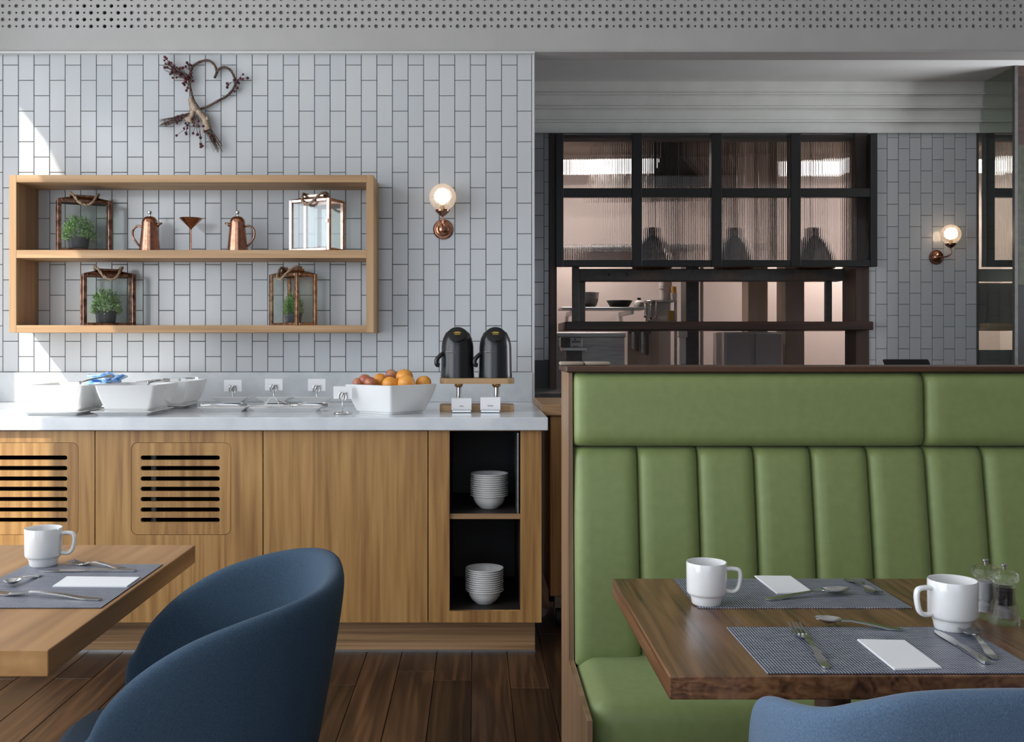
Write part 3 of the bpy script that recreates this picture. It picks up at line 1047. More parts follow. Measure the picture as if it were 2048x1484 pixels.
def fluted(x0, x1, z0, z1):
    bm = NB()
    n = max(1, int((x1 - x0) / 0.0117))
    per = 6
    fr, bk = [], []
    for i in range(n * per + 1):
        x = x0 + (x1 - x0) * i / (n * per)
        y = -0.0024 * abs(math.sin(math.pi * i / per))
        fr.append((bm.verts.new((x, y, z0)), bm.verts.new((x, y, z1))))
        bk.append((bm.verts.new((x, 0.005, z0)), bm.verts.new((x, 0.005, z1))))
    for i in range(len(fr) - 1):
        bm.faces.new((fr[i][0], fr[i + 1][0], fr[i + 1][1], fr[i][1]))
        bm.faces.new((bk[i + 1][0], bk[i][0], bk[i][1], bk[i + 1][1]))
        bm.faces.new((fr[i][1], fr[i + 1][1], bk[i + 1][1], bk[i][1]))
        bm.faces.new((fr[i + 1][0], fr[i][0], bk[i][0], bk[i + 1][0]))
    bm.faces.new((fr[0][0], fr[0][1], bk[0][1], bk[0][0]))
    bm.faces.new((fr[-1][1], fr[-1][0], bk[-1][0], bk[-1][1]))
    return bm


for (p, q) in zip(xs, xs[1:]):
    for (a, b) in zip(zs_, zs_[1:]):
        obj('glass_pane', fluted(wx(p[1], YF) + 0.0005, wx(q[0], YF) - 0.0005, wz(b[0], YF) + 0.0005, wz(a[1], YF) - 0.0005), M['flute'], win, loc=(0, YF + 0.03, 0))

win2 = thing('window_5', 'second black steel hatch window behind the aged glass screen', 'window', kind='structure')
xs2 = [(1944, 1957), (1972, 1990), (2128, 2148)]
bm = NB()
for a, b in xs2[1:]:
    box(bm, wx(a, YF), wx(b, YF), YF, YF + 0.06, wz(533, YF), wz(266.2, YF), 0.002)
for a, b in zs_[1:]:
    for (p, q) in zip(xs2, xs2[1:]):
        box(bm, max(wx(p[1], YF), XS + 0.01), wx(q[0], YF), YF + 0.003, YF + 0.057, wz(b, YF), wz(a, YF), 0.002)
obj('window_frame', bm, M['black_steel'], win2)
for (p, q) in zip(xs2, xs2[1:]):
    for (a, b) in zip(zs_, zs_[1:]):
        obj('glass_pane', fluted(max(wx(p[1], YF), XS + 0.01) + 0.0005, wx(q[0], YF) - 0.0005, wz(b[0], YF) + 0.0005, wz(a[1], YF) - 0.0005), M['flute'], win2, loc=(0, YF + 0.03, 0))
tag(obj('pass_counter', B(XS + 0.01, 4.25, 6.67, 7.1, wz(660, 6.67), wz(646, 6.67), 0.003), M['oak_shelf']), 'pale timber pass counter behind the aged glass screen', 'counter')
tag(obj('brown_panel', B(XS + 0.02, 4.25, 7.0, 7.05, wz(646, 6.67) + 0.001, wz(566, 7.0), 0.003), M['kcol']), 'brown board standing on the pale pass counter', 'board')
tag(obj('white_panel', B(XS + 0.02, 4.25, 6.97, 6.99, wz(646, 6.67) + 0.001 if False else wz(563, 6.97), wz(538, 6.97), 0.003), M['white_pl']), 'narrow white apron board under the second hatch window', 'board')

# pass counter, heated gantry, copper heat lamps
YP = 6.66
tag(obj('pass_counter', B(wx(1131, YP), wx(1747, YP), YP, YP + 0.6, wz(660, YP), wz(643, YP), 0.004), M['dark_wood']), 'dark timber pass counter running through the serving hatch', 'counter')
zp = wz(643, YP)
YG = 7.09
gt = thing('heated_gantry', 'grey steel gantry on four posts standing on the pass counter', 'gantry', (wx(1418, YG), YG, zp + 0.0005))
gz1, gz0 = wz(538, YG) - zp, wz(562, YG) - zp
gx0, gx1 = wx(1158, YG) - gt.location.x, wx(1686, YG) - gt.location.x
obj('top_bar', B(gx0, gx1, -0.02, 0.12, gz0, gz1, 0.004), M['gantry'], gt)
for q in (gx0 - 0.05, gx1):
    obj('post', B(q, q + 0.05, -0.025, 0.015, 0, gz1 + 0.012, 0.003), M['gantry'], gt)
for q in (gx0 + 0.01, gx1 - 0.09):
    obj('post', B(q, q + 0.045, 0.09, 0.13, 0, gz0, 0.003), M['gantry'], gt)
for q in (1216, 1252):
    obj('bolt', lathe(NB(), [(0, 0), (0.011, 0), (0.011, 0.004), (0, 0.006)], 12, axis='Y'), M['black_plastic'], gt, loc=(wx(q, YG) - gt.location.x, -0.02, (gz0 + gz1) / 2))
YL = 6.90
for q, px in enumerate((1304, 1468, 1629)):
    hl = thing('heat_lamp', ['copper heat lamp hanging behind the hatch near the steel shelf', 'copper heat lamp hanging behind the middle of the hatch window', 'copper heat lamp hanging behind the hatch near the wall lamp'][q], 'lamp', (wx(px, YL), YL, 0), group='copper heat lamps over the pass')
    zb_, zt_ = wz(537, YL), wz(472, YL)
    H = zt_ - zb_
    obj('lamp_shade', lathe(NB(), [(0.135, 0), (0.137, 0.004), (0.125, H * 0.35), (0.09, H * 0.75), (0.045, H), (0.04, H), (0.085, H * 0.74), (0.12, H * 0.35), (0.13, 0.004), (0.135, 0)], 32), M['lampshade'], hl, True, 50, (0, 0, zb_))
    obj('lamp_cap', lathe(NB(), [(0.046, 0), (0.046, 0.05), (0.035, 0.06), (0, 0.062)], 20), M['lampshade'], hl, True, 40, (0, 0, zt_ - 0.003))
    obj('bulb', lathe(NB(), [(0, -0.03), (0.03, -0.01), (0.035, 0.02), (0.02, 0.06), (0, 0.07)], 16), M['lamp_bulb'], hl, True, None, (0, 0, zb_ + 0.06))
    obj('cord', tube(NB(), [(0, 0, zt_ + 0.055), (0, 0, kz)], 0.005, 8), M['black_plastic'], hl, True)

# things between the bench and the alcove
tr = thing('service_trolley', 'oak service trolley on castors between buffet and bench', 'trolley', (wx(1118, 4.3), 4.3, 0))
tx0, tx1 = wx(1091, 4.3) - tr.location.x, 0.5
tz1 = wz(808, 4.3)
obj('top', B(tx0 - 0.02, tx1, -0.02, 0.52, tz1 - 0.05, tz1, 0.003), M['oak_h'], tr)
obj('body', B(tx0 + 0.02, tx1 - 0.02, 0, 0.5, 0.14, tz1 - 0.05, 0.003), M['oak'], tr)
for q in (tx0 + 0.06, tx1 - 0.08):
    for yy in (0.05, 0.45):
        obj('castor', lathe(NB(), [(0, -0.012), (0.035, -0.012), (0.038, 0), (0.035, 0.012), (0, 0.012)], 20, axis='X'), M['rubber'], tr, True, 40, (q, yy, 0.038))
        obj('castor_fork', B(q - 0.02, q + 0.02, yy - 0.012, yy + 0.012, 0.077, 0.14, 0.003), M['steel'], tr)
tag(obj('back_counter', B(XE + 0.01, wx(1600, 6.0), 6.1, DB - 0.001, 0.0, 0.93, 0.004), M['gantry']), 'dark grey counter under the serving hatch', 'counter')
mo = thing('till_screen', 'black till screen showing its top edge above the bench', 'screen', (wx(1815, 3.6), 3.6, 0))
zt_ = wz(718.5, 3.6)
bm = NB()
pts = [(-0.072, zt_ - 0.10), (0.086, zt_ - 0.10), (0.084, zt_ - 0.022), (0.076, zt_ - 0.003), (0.071, zt_), (-0.079, zt_), (-0.082, zt_ - 0.004), (-0.076, zt_ - 0.02)]
va = [bm.verts.new((x, 0, z)) for x, z in pts]
vb = [bm.verts.new((x, 0.02, z)) for x, z in pts]
bm.faces.new(va)
bm.faces.new(vb[::-1])
for k in range(len(pts)):
    j = (k + 1) % len(pts)
    bm.faces.new((va[k], vb[k], vb[j], va[j]))
obj('screen', bm, M['black_plastic'], mo)
obj('stand', B(-0.02, 0.02, 0.02, 0.04, 0.93, zt_ - 0.04), M['black_plastic'], mo)
obj('foot', B(-0.09, 0.09, -0.05, 0.13, 0.91, 0.93, 0.004), M['black_plastic'], mo)
tag(obj('till_counter', B(wx(1700, 3.6), 3.4, 3.45, 3.9, 0.0, 0.9095, 0.004), M['dark_wood_v']), 'dark till counter behind the bench back', 'counter')

# ================================================================== BUFFET
YC = 3.866       # front edge of the worktop
YD = 3.892       # cabinet fronts
ZC = wz(835, YC)
ZC0 = wz(861, YC)
tag(obj('worktop', B(LWX + 0.005, wx(1096, YC), YC, DW - 0.001, ZC0, ZC, 0.003, 2), M['quartz']), 'white quartz worktop of the buffet', 'worktop')
tag(obj('trim_5', B(LWX + 0.005, XE - 0.012, DW - 0.014, DW + 0.004, ZC + 0.0005, Z_TILE0 - 0.001, 0.001), M['quartz_b']), 'grey quartz upstand behind the buffet worktop', 'upstand', kind='structure')
zb = wz(1245, YD)
YPL = 3.98
tag(obj('plinth', B(LWX + 0.005, wx(1070, YPL), YPL, YPL + 0.1, 0.0, zb - 0.002, 0.001), M['oak_h']), 'oak plinth with wavy grain under the buffet cabinets', 'plinth')
tag(obj('plinth_strip', B(LWX + 0.005, wx(1070, YPL) + 0.001, YPL - 0.003, YPL - 0.0002, 0.0, 0.008), M['steel_b']), 'thin metal strip along the foot of the buffet plinth', 'strip')
xd = [wx(-146, YD), wx(190, YD), wx(526, YD), wx(856, YD)]
xd = [2 * xd[0] - xd[1] + 0.0] + xd
gap = 0.002
sl_y = [915.5, 936.5, 957.5, 978, 998.5, 1019.5, 1040]
for n, (a, b) in enumerate(zip(xd, xd[1:])):
    lab = ['oak buffet cabinet with plain door at the window wall', 'oak buffet cabinet with slotted grille catching the sun', 'oak buffet cabinet with slotted grille in the shade', 'oak buffet cabinet with plain door beside the bowl niche'][n]
    a = max(a, LWX + 0.01)
    ct = thing('buffet_cabinet', lab, 'cabinet', ((a + b) / 2, YD, 0), group='oak buffet cabinets')
    h = (b - a) / 2
    bm = NB()
    zt = ZC0 - 0.001
    for q in ((-h + 0.001, -h + 0.018, 0.021, 0.95, zb, zt), (h - 0.018, h - 0.001, 0.021, 0.95, zb, zt), (-h + 0.018, h - 0.018, 0.93, 0.95, zb, zt), (-h + 0.018, h - 0.018, 0.021, 0.93, zb, zb + 0.018), (-h + 0.018, h - 0.018, 0.021, 0.93, zt - 0.018, zt)):
        box(bm, *q)
    obj('body', bm, M['inner'], ct)
    outer = [(-h + gap, zb), (h - gap, zb), (h - gap, ZC0 - 0.004), (-h + gap, ZC0 - 0.004)]
    if n in (1, 2):
        off = xd[2] if n == 2 else xd[1]
        sh = 0 if n == 2 else -(xd[3] - xd[2])
        cx = (a + b) / 2
        gx0, gx1 = wx(262, YD) + sh - cx, wx(462, YD) + sh - cx
        if n == 1:
            gx0, gx1 = wx(-43, YD) - cx, wx(157, YD) - cx
        gz0, gz1 = wz(1070, YD), wz(885, YD)
        put('door', holed_plate(outer, [rrect(gx0, gx1, gz0, gz1, 0.026)], 0.019, M['oak'], 'door'), ct)
        holes = []
        for y in sl_y:
            zc_ = wz(y, YD)
            holes.append(rrect(gx0 + 19 / 511.6, gx1 - 22.5 / 511.6, zc_ - 0.0088, zc_ + 0.0088, 0.0086, 5))
        put('grille_panel', holed_plate(rrect(gx0 + 0.0016, gx1 - 0.0016, gz0 + 0.0016, gz1 - 0.0016, 0.0245), holes, 0.014, M['oak'], 'grille_panel'), ct, (0, 0.001, 0))
        if n == 2:
            obj('pipe', tube(NB(), [(gx0 + 0.05, 0.12, zb + 0.02), (gx0 + 0.05, 0.12, ZC0 - 0.03)], 0.011, 12), M['white_pl'], ct, True)
    else:
        put('door', holed_plate(outer, [], 0.019, M['oak'], 'door'), ct)
# open niche unit with bowls
a, b = wx(856, YD), wx(1083, YD)
nu = thing('niche_cabinet', 'oak buffet end cabinet with an open dark niche for bowls', 'cabinet', ((a + b) / 2, YD, 0), group='oak buffet cabinets')
cx = (a + b) / 2
h = (b - a) / 2
n0, n1 = wx(899, YD) - cx, wx(1041, YD) - cx
nz0, nz1 = wz(1222, YD), ZC0 - 0.004
put('front_frame', holed_plate([(-h + gap, zb), (h, zb), (h, ZC0 - 0.002), (-h + gap, ZC0 - 0.002)], [[(n0, nz0), (n1, nz0), (n1, nz1), (n0, nz1)]], 0.019, M['oak'], 'front_frame'), nu)
bm = NB()
zt = ZC0 - 0.001
for q in ((-h + 0.003, n0, 0.0195, 0.6, zb, zt), (n1, h - 0.016, 0.0195, 0.6, zb, zt), (n0, n1, 0.58, 0.6, zb, zt), (n0, n1, 0.0195, 0.58, zb, nz0), (n0, n1, 0.0195, 0.58, nz1, zt)):
    box(bm, *q)
obj('body', bm, M['inner'], nu)
obj('end_panel', B(h - 0.0155, h, 0.0195, 0.95, zb, zt, 0.001), M['oak'], nu)
zsh = wz(1027, YD + 0.02)
obj('shelf', B(n0 + 0.0005, n1 - 0.0005, 0.021, 0.579, zsh - 0.02, zsh - 0.0005), M['inner'], nu)
obj('shelf_edge', B(n0 + 0.0005, n1 - 0.0005, 0.012, 0.0205, zsh - 0.02, zsh), M['oak_h'], nu)
obj('glass_rail', B(n1 - 0.012, n1 - 0.006, 0.03, 0.5, zsh, nz1 - 0.01), M['steel_b'], nu)

# stacks of bowls
bowl_prof = [(0, 0), (0.036, 0), (0.039, 0.003), (0.054, 0.016), (0.064, 0.034), (0.067, 0.0475), (0.0762, 0.0510), (0.0775, 0.0535), (0.0765, 0.0555), (0.0725, 0.0545), (0.064, 0.046), (0.061, 0.034), (0.051, 0.019), (0.036, 0.008), (0, 0.006)]
bowl_me = mesh_of(lathe(NB(), bowl_prof, 36), M['porcelain'], True, 'bowl', 40)
for (pxc, yb, n, lab, grp, zbase) in ((978.5, 4.05, 11, 'white porcelain bowl in the stack on the upper niche shelf', 'bowls stacked on the upper niche shelf', zsh + 0.0005),
                                      (969, 4.02, 11, 'white porcelain bowl in the stack on the niche floor', 'bowls stacked on the niche floor', nz0 + 0.0005)):
    for k in range(n):
        o = put('soup_bowl', bowl_me, None, (wx(pxc, yb) + random.uniform(-0.001, 0.001), yb, zbase + k * 0.0086), (0, 0, random.uniform(0, 6)))
        tag(o, ('topmost ' + lab) if k == n - 1 else ('lowest ' + lab) if k == 0 else lab.replace('bowl in', 'bowl midway in'), 'bowl', grp)

# ---- serving bowls and plates
def square_bowl(bm, w, d, hgt, flare, wall=0.008, foot=0.006, r=0.012):
    """flared rectangular bowl; w, d at rim; base is w-2*flare"""
    def ring(hw, hd, z, rr):
        pts = rrect(-hw, hw, -hd, hd, max(rr, 0.002), 4)
        return [bm.verts.new((x, y, z)) for x, y in pts]
    rings = [ring(w / 2 - flare - 0.008, d / 2 - flare - 0.008, 0, r), ring(w / 2 - flare - 0.006, d / 2 - flare - 0.006, foot, r), ring(w / 2 - flare, d / 2 - flare, foot + 0.004, r)]
    for t in (0.25, 0.5, 0.75, 1.0):
        rings.append(ring(w / 2 - flare * (1 - t) ** 1.25, d / 2 - flare * (1 - t) ** 1.25, foot + 0.004 + (hgt - foot - 0.004) * t, r))
    rings.append(ring(w / 2 - wall * 0.5, d / 2 - wall * 0.5, hgt + 0.0015, r))
    for t in (1.0, 0.6, 0.2):
        rings.append(ring(w / 2 - wall - flare * (1 - t) ** 1.25, d / 2 - wall - flare * (1 - t) ** 1.25, foot + 0.01 + (hgt - foot - 0.01) * t, r))
    for a, b in zip(rings, rings[1:]):
        n = len(a)
        for i in range(n):
            bm.faces.new((a[i], a[(i + 1) % n], b[(i + 1) % n], b[i]))
    bm.faces.new(rings[0][::-1])
    bm.faces.new(rings[-1])
    return bm


def square_plate(bm, w, d, hgt=0.016, lip=0.018):
    return square_bowl(bm, w, d, hgt, lip, 0.006, 0.004, 0.008)


def tongs(parent_loc, rz, label, tilt=0.0, length=0.17, group='serving tongs on the buffet'):
    t = thing('serving_tongs', label, 'tongs', parent_loc, rz, group)
    t.rotation_euler = (0, tilt, rz)
    for s in (-1, 1):
        bm = NB()
        pts = smooth_path([(0, 0.004 * s, 0.006), (length * 0.35, 0.014 * s, 0.010), (length * 0.75, 0.015 * s, 0.008), (length, 0.007 * s, 0.004)], 5)
        ring = []
        for i, p in enumerate(pts):
            f = i / (len(pts) - 1)
            hw = 0.0035 + (0.006 if f > 0.78 else 0.0)
            ring.append([bm.verts.new((p.x, p.y - 0.001, p.z - hw * 0.55 + 0.002)), bm.verts.new((p.x, p.y + 0.001, p.z - hw * 0.55 + 0.002)), bm.verts.new((p.x, p.y + 0.001, p.z + hw)), bm.verts.new((p.x, p.y - 0.001, p.z + hw))])
        for a, b in zip(ring, ring[1:]):
            for k in range(4):
                bm.faces.new((a[k], a[(k + 1) % 4], b[(k + 1) % 4], b[k]))
        bm.faces.new(ring[0][::-1])
        bm.faces.new(ring[-1])
        obj('arm', bm, M['steel'], t)
    obj('spring_bend', lathe(NB(), [(0, 0), (0.006, 0), (0.006, 0.014), (0, 0.014)], 12), M['steel'], t, True, 40, (0, 0, 0))
    return t


def yb_at(py):     # depth of a point on the worktop
    return (EYE - ZC) * F / (py - VY)


bowlspec = [
    ('white square serving bowl in the sun holding blue packets', 107, 3.98, 0.242, 0.33, 'white square saucer tray under the sunlit serving bowl'),
    ('white square serving bowl with tongs in front of another bowl', 248.5, 3.98, 0.242, 0.33, 'white square saucer tray under the serving bowl with tongs'),
    ('white square serving bowl at the back against the upstand', 322, 4.40, 0.235, 0.33, 'white square saucer tray under the bowl at the back'),
]
bowls = []
for n, (lab, pc, d, wd, dp, plab) in enumerate(bowlspec):
    x = wx(pc, d)
    pl = tag(obj('saucer_tray', square_plate(NB(), 0.25, 0.30, 0.015), M['porcelain'], None, True, 30, (x - 0.005, d + 0.12, ZC + 0.0005)), plab, 'tray', 'saucer trays under the serving bowls')
    o = tag(obj('serving_bowl', square_bowl(NB(), wd, dp, 0.104, 0.028), M['porcelain'], None, True, 30, (x, d + dp / 2, ZC + 0.0150)), lab, 'bowl', 'white square serving bowls')
    bowls.append((x, d, dp))
# fruit bowl, turned on its corner
fb = (0.30, 0.262)
fbx, fby = wx(782, 4.14), 4.14
FBL = (fbx, fby, ZC + 0.0005)
yc = 3.935
o = tag(obj('fruit_bowl', square_bowl(NB(), 0.275, 0.275, 0.118, 0.034), M['porcelain'], None, True, 30, FBL, (0, 0, R(50))), 'large white square bowl heaped with oranges and apples', 'bowl')


def orange(name, label, px, py, d, r, mat, cat, group):
    bm = NB()
    bmesh.ops.create_uvsphere(bm, u_segments=24, v_segments=16, radius=r)
    for v in bm.verts:
        v.co.z *= 0.94
        if v.co.z > r * 0.8:
            v.co.z -= (v.co.z - r * 0.8) * 0.35
    t = thing(name, label, cat, (wx(px, d), d, wz(py, d)), random.uniform(0, 6), group)
    t.rotation_euler = (random.uniform(-0.5, 0.5), random.uniform(-0.5, 0.5), random.uniform(0, 6))
    obj('flesh', bm, mat, t, True)
    obj('stalk', lathe(NB(), [(0, r * 0.80), (0.004, r * 0.82), (0.003, r * 0.90), (0, r * 0.91)], 8), M['twig'], t, True)


fr = [('orange', 'orange on top of the fruit heap', 809, 754, 4.16, 0.036, 'orange', 'orange'),
      ('orange', 'orange lying at the front corner of the fruit bowl', 813, 767, 4.10, 0.037, 'orange', 'orange'),
      ('orange', 'orange resting against the bowl rim beside the front one', 781, 769, 4.12, 0.035, 'orange', 'orange'),
      ('orange', 'orange lying alone at the airpot side of the bowl', 847, 766, 4.17, 0.033, 'orange', 'orange'),
      ('orange', 'small orange next to the red apples', 760, 759, 4.19, 0.028, 'orange', 'orange'),
      ('apple', 'brownish apple behind the topmost orange', 783, 750, 4.25, 0.026, 'apple', 'apple'),
      ('apple', 'red apple highest of the apples in the bowl', 730, 761, 4.20, 0.028, 'apple', 'apple'),
      ('apple', 'red apple in front of the highest apple', 741, 766, 4.15, 0.027, 'apple', 'apple'),
      ('apple', 'red apple deepest in the corner of the bowl', 716, 766, 4.19, 0.023, 'apple', 'apple')]
for nm, lab, px, py, d, r, mt, ct in fr:
    orange(nm, lab, px, py, d, r, M[mt], ct, 'fruit in the square bowl')

# blue packets and tongs on the sunlit bowl
for k in range(9):
    a = random.Random(k)
    bm = NB()
    box(bm, -0.035, 0.035, -0.022, 0.022, -0.004, 0.004, 0.003)
    o = obj('tea_packet', bm, M['blue_paper'], None, True, 40, (wx(178 + (k % 5) * 13, 4.2), 4.24 + 0.035 * (k // 5), ZC + 0.122 + 0.012 * (k % 3) + 0.004 * (k // 3)), (a.uniform(-0.4, 0.4), a.uniform(-0.5, 0.2), a.uniform(-0.6, 0.6)))
    tag(o, 'small blue and white packet in the sunlit serving bowl', 'packet', 'blue packets in the serving bowl')
tongs((wx(160, 4.05), 4.06, ZC + 0.121), R(38), 'steel tongs lying across the bowl of blue packets', R(-11), 0.13)
tongs((wx(297, 4.02), 4.02, ZC + 0.121), R(55), 'steel tongs resting on the rim of the bowl in front', R(-5), 0.10)
tongs((wx(362, 4.44), 4.42, ZC + 0.121), R(35), 'steel tongs resting on the bowl by the upstand', R(-2), 0.08)


# small tilted dishes and the trays in front of them
def dish(px, py, wpx, label, crumbs=False):
    d = 4.42
    sc = F / d
    o = tag(obj('square_dish', square_plate(NB(), wpx / sc, 0.15, 0.026, 0.026), M['porcelain'], None, True, 30, (wx(px, d), d + 0.06, ZC + 0.0205), (R(-3), 0, 0)), label, 'dish', 'small square dishes on the buffet')
    st = tag(obj('dish_riser', B(-0.045, 0.045, -0.045, 0.045, 0, 0.0185, 0.003), M['porcelain'], None, False, None, (wx(px, d), d + 0.06, ZC + 0.0005)), label.replace('white square dish', 'low white riser under the dish'), 'riser', 'risers under the small dishes')
    if crumbs:
        for q in range(12):
            rr = random.Random(q + 40)
            oo = obj('dried_fruit', lathe(NB(), [(0, 0), (0.010, 0.003), (0.011, 0.006), (0, 0.009)], 10), M['yellow'], None, True, None, (wx(px, d) + rr.uniform(-0.055, 0.055), d + 0.06 + rr.uniform(-0.045, 0.045), ZC + 0.036 + rr.uniform(0, 0.004)), (rr.uniform(-0.4, 0.4), rr.uniform(-0.4, 0.4), 0))
            tag(oo, 'yellow dried fruit slice in the small square dish', 'fruit slice', 'dried fruit in the dish')


dish(459, 803, 72, 'white square dish behind the tray next to the serving bowls')
dish(546, 803, 70, 'white square dish behind the gap between the trays')
dish(626, 806, 78, 'white square dish with yellow fruit slices', True)
for n, (x0, x1, lab) in enumerate(((389, 489, 'white oblong tray with tongs next to the serving bowls'), (494, 640, 'white oblong tray with a serving scoop next to the fruit bowl'))):
    d = 4.17
    o = tag(obj('oblong_tray', square_plate(NB(), wx(x1, d) - wx(x0, d), 0.14, 0.018, 0.012), M['porcelain'], None, True, 30, ((wx(x0, d) + wx(x1, d)) / 2, d + 0.09, ZC + 0.0005)), lab, 'tray', 'oblong trays on the buffet')
tongs((wx(398, 4.2), 4.235, ZC + 0.0175), R(8), 'steel tongs lying flat on the tray next to the serving bowls', 0, 0.19)
tongs((wx(580, 4.2), 4.25, ZC + 0.0175), R(6), 'steel tongs lying flat on the tray with the scoop', 0, 0.15)
sc_ = thing('serving_scoop', 'broad steel scoop upright on the oblong tray', 'scoop', (wx(541, 4.17), 4.21, ZC + 0.0175), R(12))
bm = NB()
n = 12
ring = []
for i in range(n + 1):
    a = math.pi * (0.05 + 0.9 * i / n)
    ring.append([bm.verts.new((0.028 * math.cos(a), -0.045, 0.046 * math.sin(a))), bm.verts.new((0.026 * math.cos(a), 0.03, 0.044 * math.sin(a))), bm.verts.new((0.0245 * math.cos(a), 0.03, 0.0425 * math.sin(a))), bm.verts.new((0.0265 * math.cos(a), -0.045, 0.0445 * math.sin(a)))])
for p, q in zip(ring, ring[1:]):
    for k in range(4):
        bm.faces.new((p[k], p[(k + 1) % 4], q[(k + 1) % 4], q[k]))
bm.faces.new(ring[0])
bm.faces.new(ring[-1][::-1])
obj('scoop_blade', bm, M['steel'], sc_, True, 40)
obj('handle', tube(NB(), [(0.02, 0.0, 0.03), (0.06, 0.005, 0.018), (0.12, 0.008, 0.012)], 0.004, 8), M['steel'], sc_, True)


# card holders with a ring clip
def card_holder(px, d, ytop, ybot, wpx, label, base_visible=True):
    t = thing('card_holder', label, 'card holder', (wx(px, d), d, ZC + 0.0005), 0, 'name card holders on the buffet')
    z1, z0 = wz(ytop, d) - ZC, wz(ybot, d) - ZC
    w2 = wpx / F * d / 2
    obj('card', B(-w2, w2, 0.004, 0.0055, z0, z1), M['paper'], t)
    bm = NB()
    for s in (-1, 1):
        pts = [(s * (0.006 + 0.010 * math.cos(a)), 0, z0 + 0.010 + 0.016 * math.sin(a)) for a in [2 * math.pi * k / 20 for k in range(20)]]
        tube(bm, pts, 0.0022, 8, closed=True)
    for s in (-1, 1):
        box(bm, s * 0.012 - 0.006, s * 0.012 + 0.006, -0.002, 0.003, z0 + 0.026, z0 + 0.0285)
    obj('ring_clip', bm, M['steel'], t, True, 40)
    obj('stem', tube(NB(), [(0, 0, 0.004), (0, 0, z0 + 0.004)], 0.0021, 8), M['steel'], t, True)
    bm = NB()
    pts = [(0.034 * math.cos(a), 0.034 * math.sin(a), 0.003) for a in [2 * math.pi * k / 28 for k in range(28)]]
    tube(bm, pts, 0.0028, 8, closed=True)
    tube(bm, [(-0.034, 0, 0.003), (0.034, 0, 0.003)], 0.0025, 8)
    obj('base_ring', bm, M['steel'], t, True, 40)


card_holder(465, 4.66, 760, 783, 35, 'ring clip holder with blank white card behind the dish nearest the serving bowls')
card_holder(547, 4.66, 758, 781, 35, 'ring clip holder with blank white card behind the middle dish')
card_holder(633, 4.64, 758, 782, 35, 'ring clip holder with blank white card behind the yellow fruit dish')
card_holder(685, 4.06, 773, 798, 37, 'ring clip holder with blank white card standing before the fruit bowl')

# ---- airpots on their stand
DA = 4.20
st = thing('airpot_stand', 'two-tier wooden stand with metal posts for the airpots', 'stand', (wx(954, DA), DA, ZC + 0.0005))


def round_board(w, d, t, z0, mat):
    bm = NB()
    pts = rrect(-w / 2, w / 2, 0, d, 0.035, 8)
    lo = [bm.verts.new((x, y, z0)) for x, y in pts]
    hi = [bm.verts.new((x, y, z0 + t)) for x, y in pts]
    bm.faces.new(lo[::-1])
    bm.faces.new(hi)
    for k in range(len(pts)):
        j = (k + 1) % len(pts)
        bm.faces.new((lo[k], lo[j], hi[j], hi[k]))
    return bm


zu1, zu0 = wz(757, DA) - ZC, wz(768, DA) - ZC
obj('base_board', round_board(150 / F * DA, 0.17, 0.026, 0.0, None), M['oak_shelf'], st)
obj('upper_board', round_board(150 / F * DA, 0.17, zu1 - zu0, zu0, None), M['oak_shelf'], st)
for px in (917, 993):
    x = wx(px, DA + 0.05) - st.location.x
    obj('post', lathe(NB(), [(0, 0.0265), (0.0115, 0.0265), (0.0115, zu0 - 0.018), (0, zu0 - 0.018)], 20), M['steel'], st, True, 40, (x, 0.085, 0))
    obj('post_collar', lathe(NB(), [(0, zu0 - 0.0178), (0.013, zu0 - 0.0178), (0.019, zu0 - 0.010), (0.019, zu0 - 0.0005), (0, zu0 - 0.0005)], 20), M['brass'], st, True, 40, (x, 0.085, 0))
YA = DA + 0.085
for n, px in enumerate((912.5, 988)):
    rA = 33.5 / F * YA
    zA = ZC + zu1 + 0.001
    ap = thing('airpot', ['black dome-topped airpot next to the fruit bowl', 'black dome-topped airpot at the wall end'][n], 'airpot', (wx(px + 2.5, YA), YA, zA), 0, 'airpots on the stand')
    hA = wz(657, YA) - zA
    pr = [(0, 0), (rA, 0), (rA, 0.012), (rA * 0.985, 0.02), (rA * 0.955, hA * 0.62), (rA * 0.93, hA * 0.70), (rA * 0.86, hA * 0.80), (rA * 0.70, hA * 0.91), (rA * 0.45, hA * 0.98), (rA * 0.2, hA), (0, hA)]
    obj('pot_body', lathe(NB(), pr, 48), M['black_plastic'], ap, True, 35)
    # emblem badge on the dome front
    bd = obj('badge', lathe(NB(), [(0, 0), (rA * 0.56, 0), (rA * 0.56, 0.004), (rA * 0.5, 0.006), (0, 0.006)], 28, axis='Y'), M['black_gloss'], ap, True, 40, (0, -rA * 0.66, hA * 0.875), (R(-42), 0, 0))
    bm = NB()
    box(bm, -0.011, 0.011, -0.008, -0.0065, -0.001, 0.009, 0.002)
    box(bm, -0.016, -0.009, -0.008, -0.0065, 0.001, 0.006, 0.001)
    box(bm, 0.009, 0.016, -0.008, -0.0065, 0.001, 0.007, 0.001)
    box(bm, -0.013, 0.013, -0.008, -0.0065, -0.008, -0.005)
    obj('emblem', bm, M['gold'], bd)
    # pump lever and spout on the side
    x0 = -rA
    pts = smooth_path([(x0 + 0.012, -0.03, hA * 0.50), (x0 - 0.003, -0.042, hA * 0.44), (x0 - 0.016, -0.044, hA * 0.36), (x0 - 0.015, -0.044, hA * 0.27), (x0 - 0.004, -0.042, hA * 0.255)], 5)
    obj('spout', tube(NB(), pts, [0.009] * 8 + [0.0095] * (len(pts) - 8), 12), M['black_plastic'], ap, True)
    obj('spout_trim', B(-rA * 0.70, rA * 0.0, -rA * 0.99, -rA * 0.80, hA * 0.515, hA * 0.535, 0.002), M['steel'], ap)
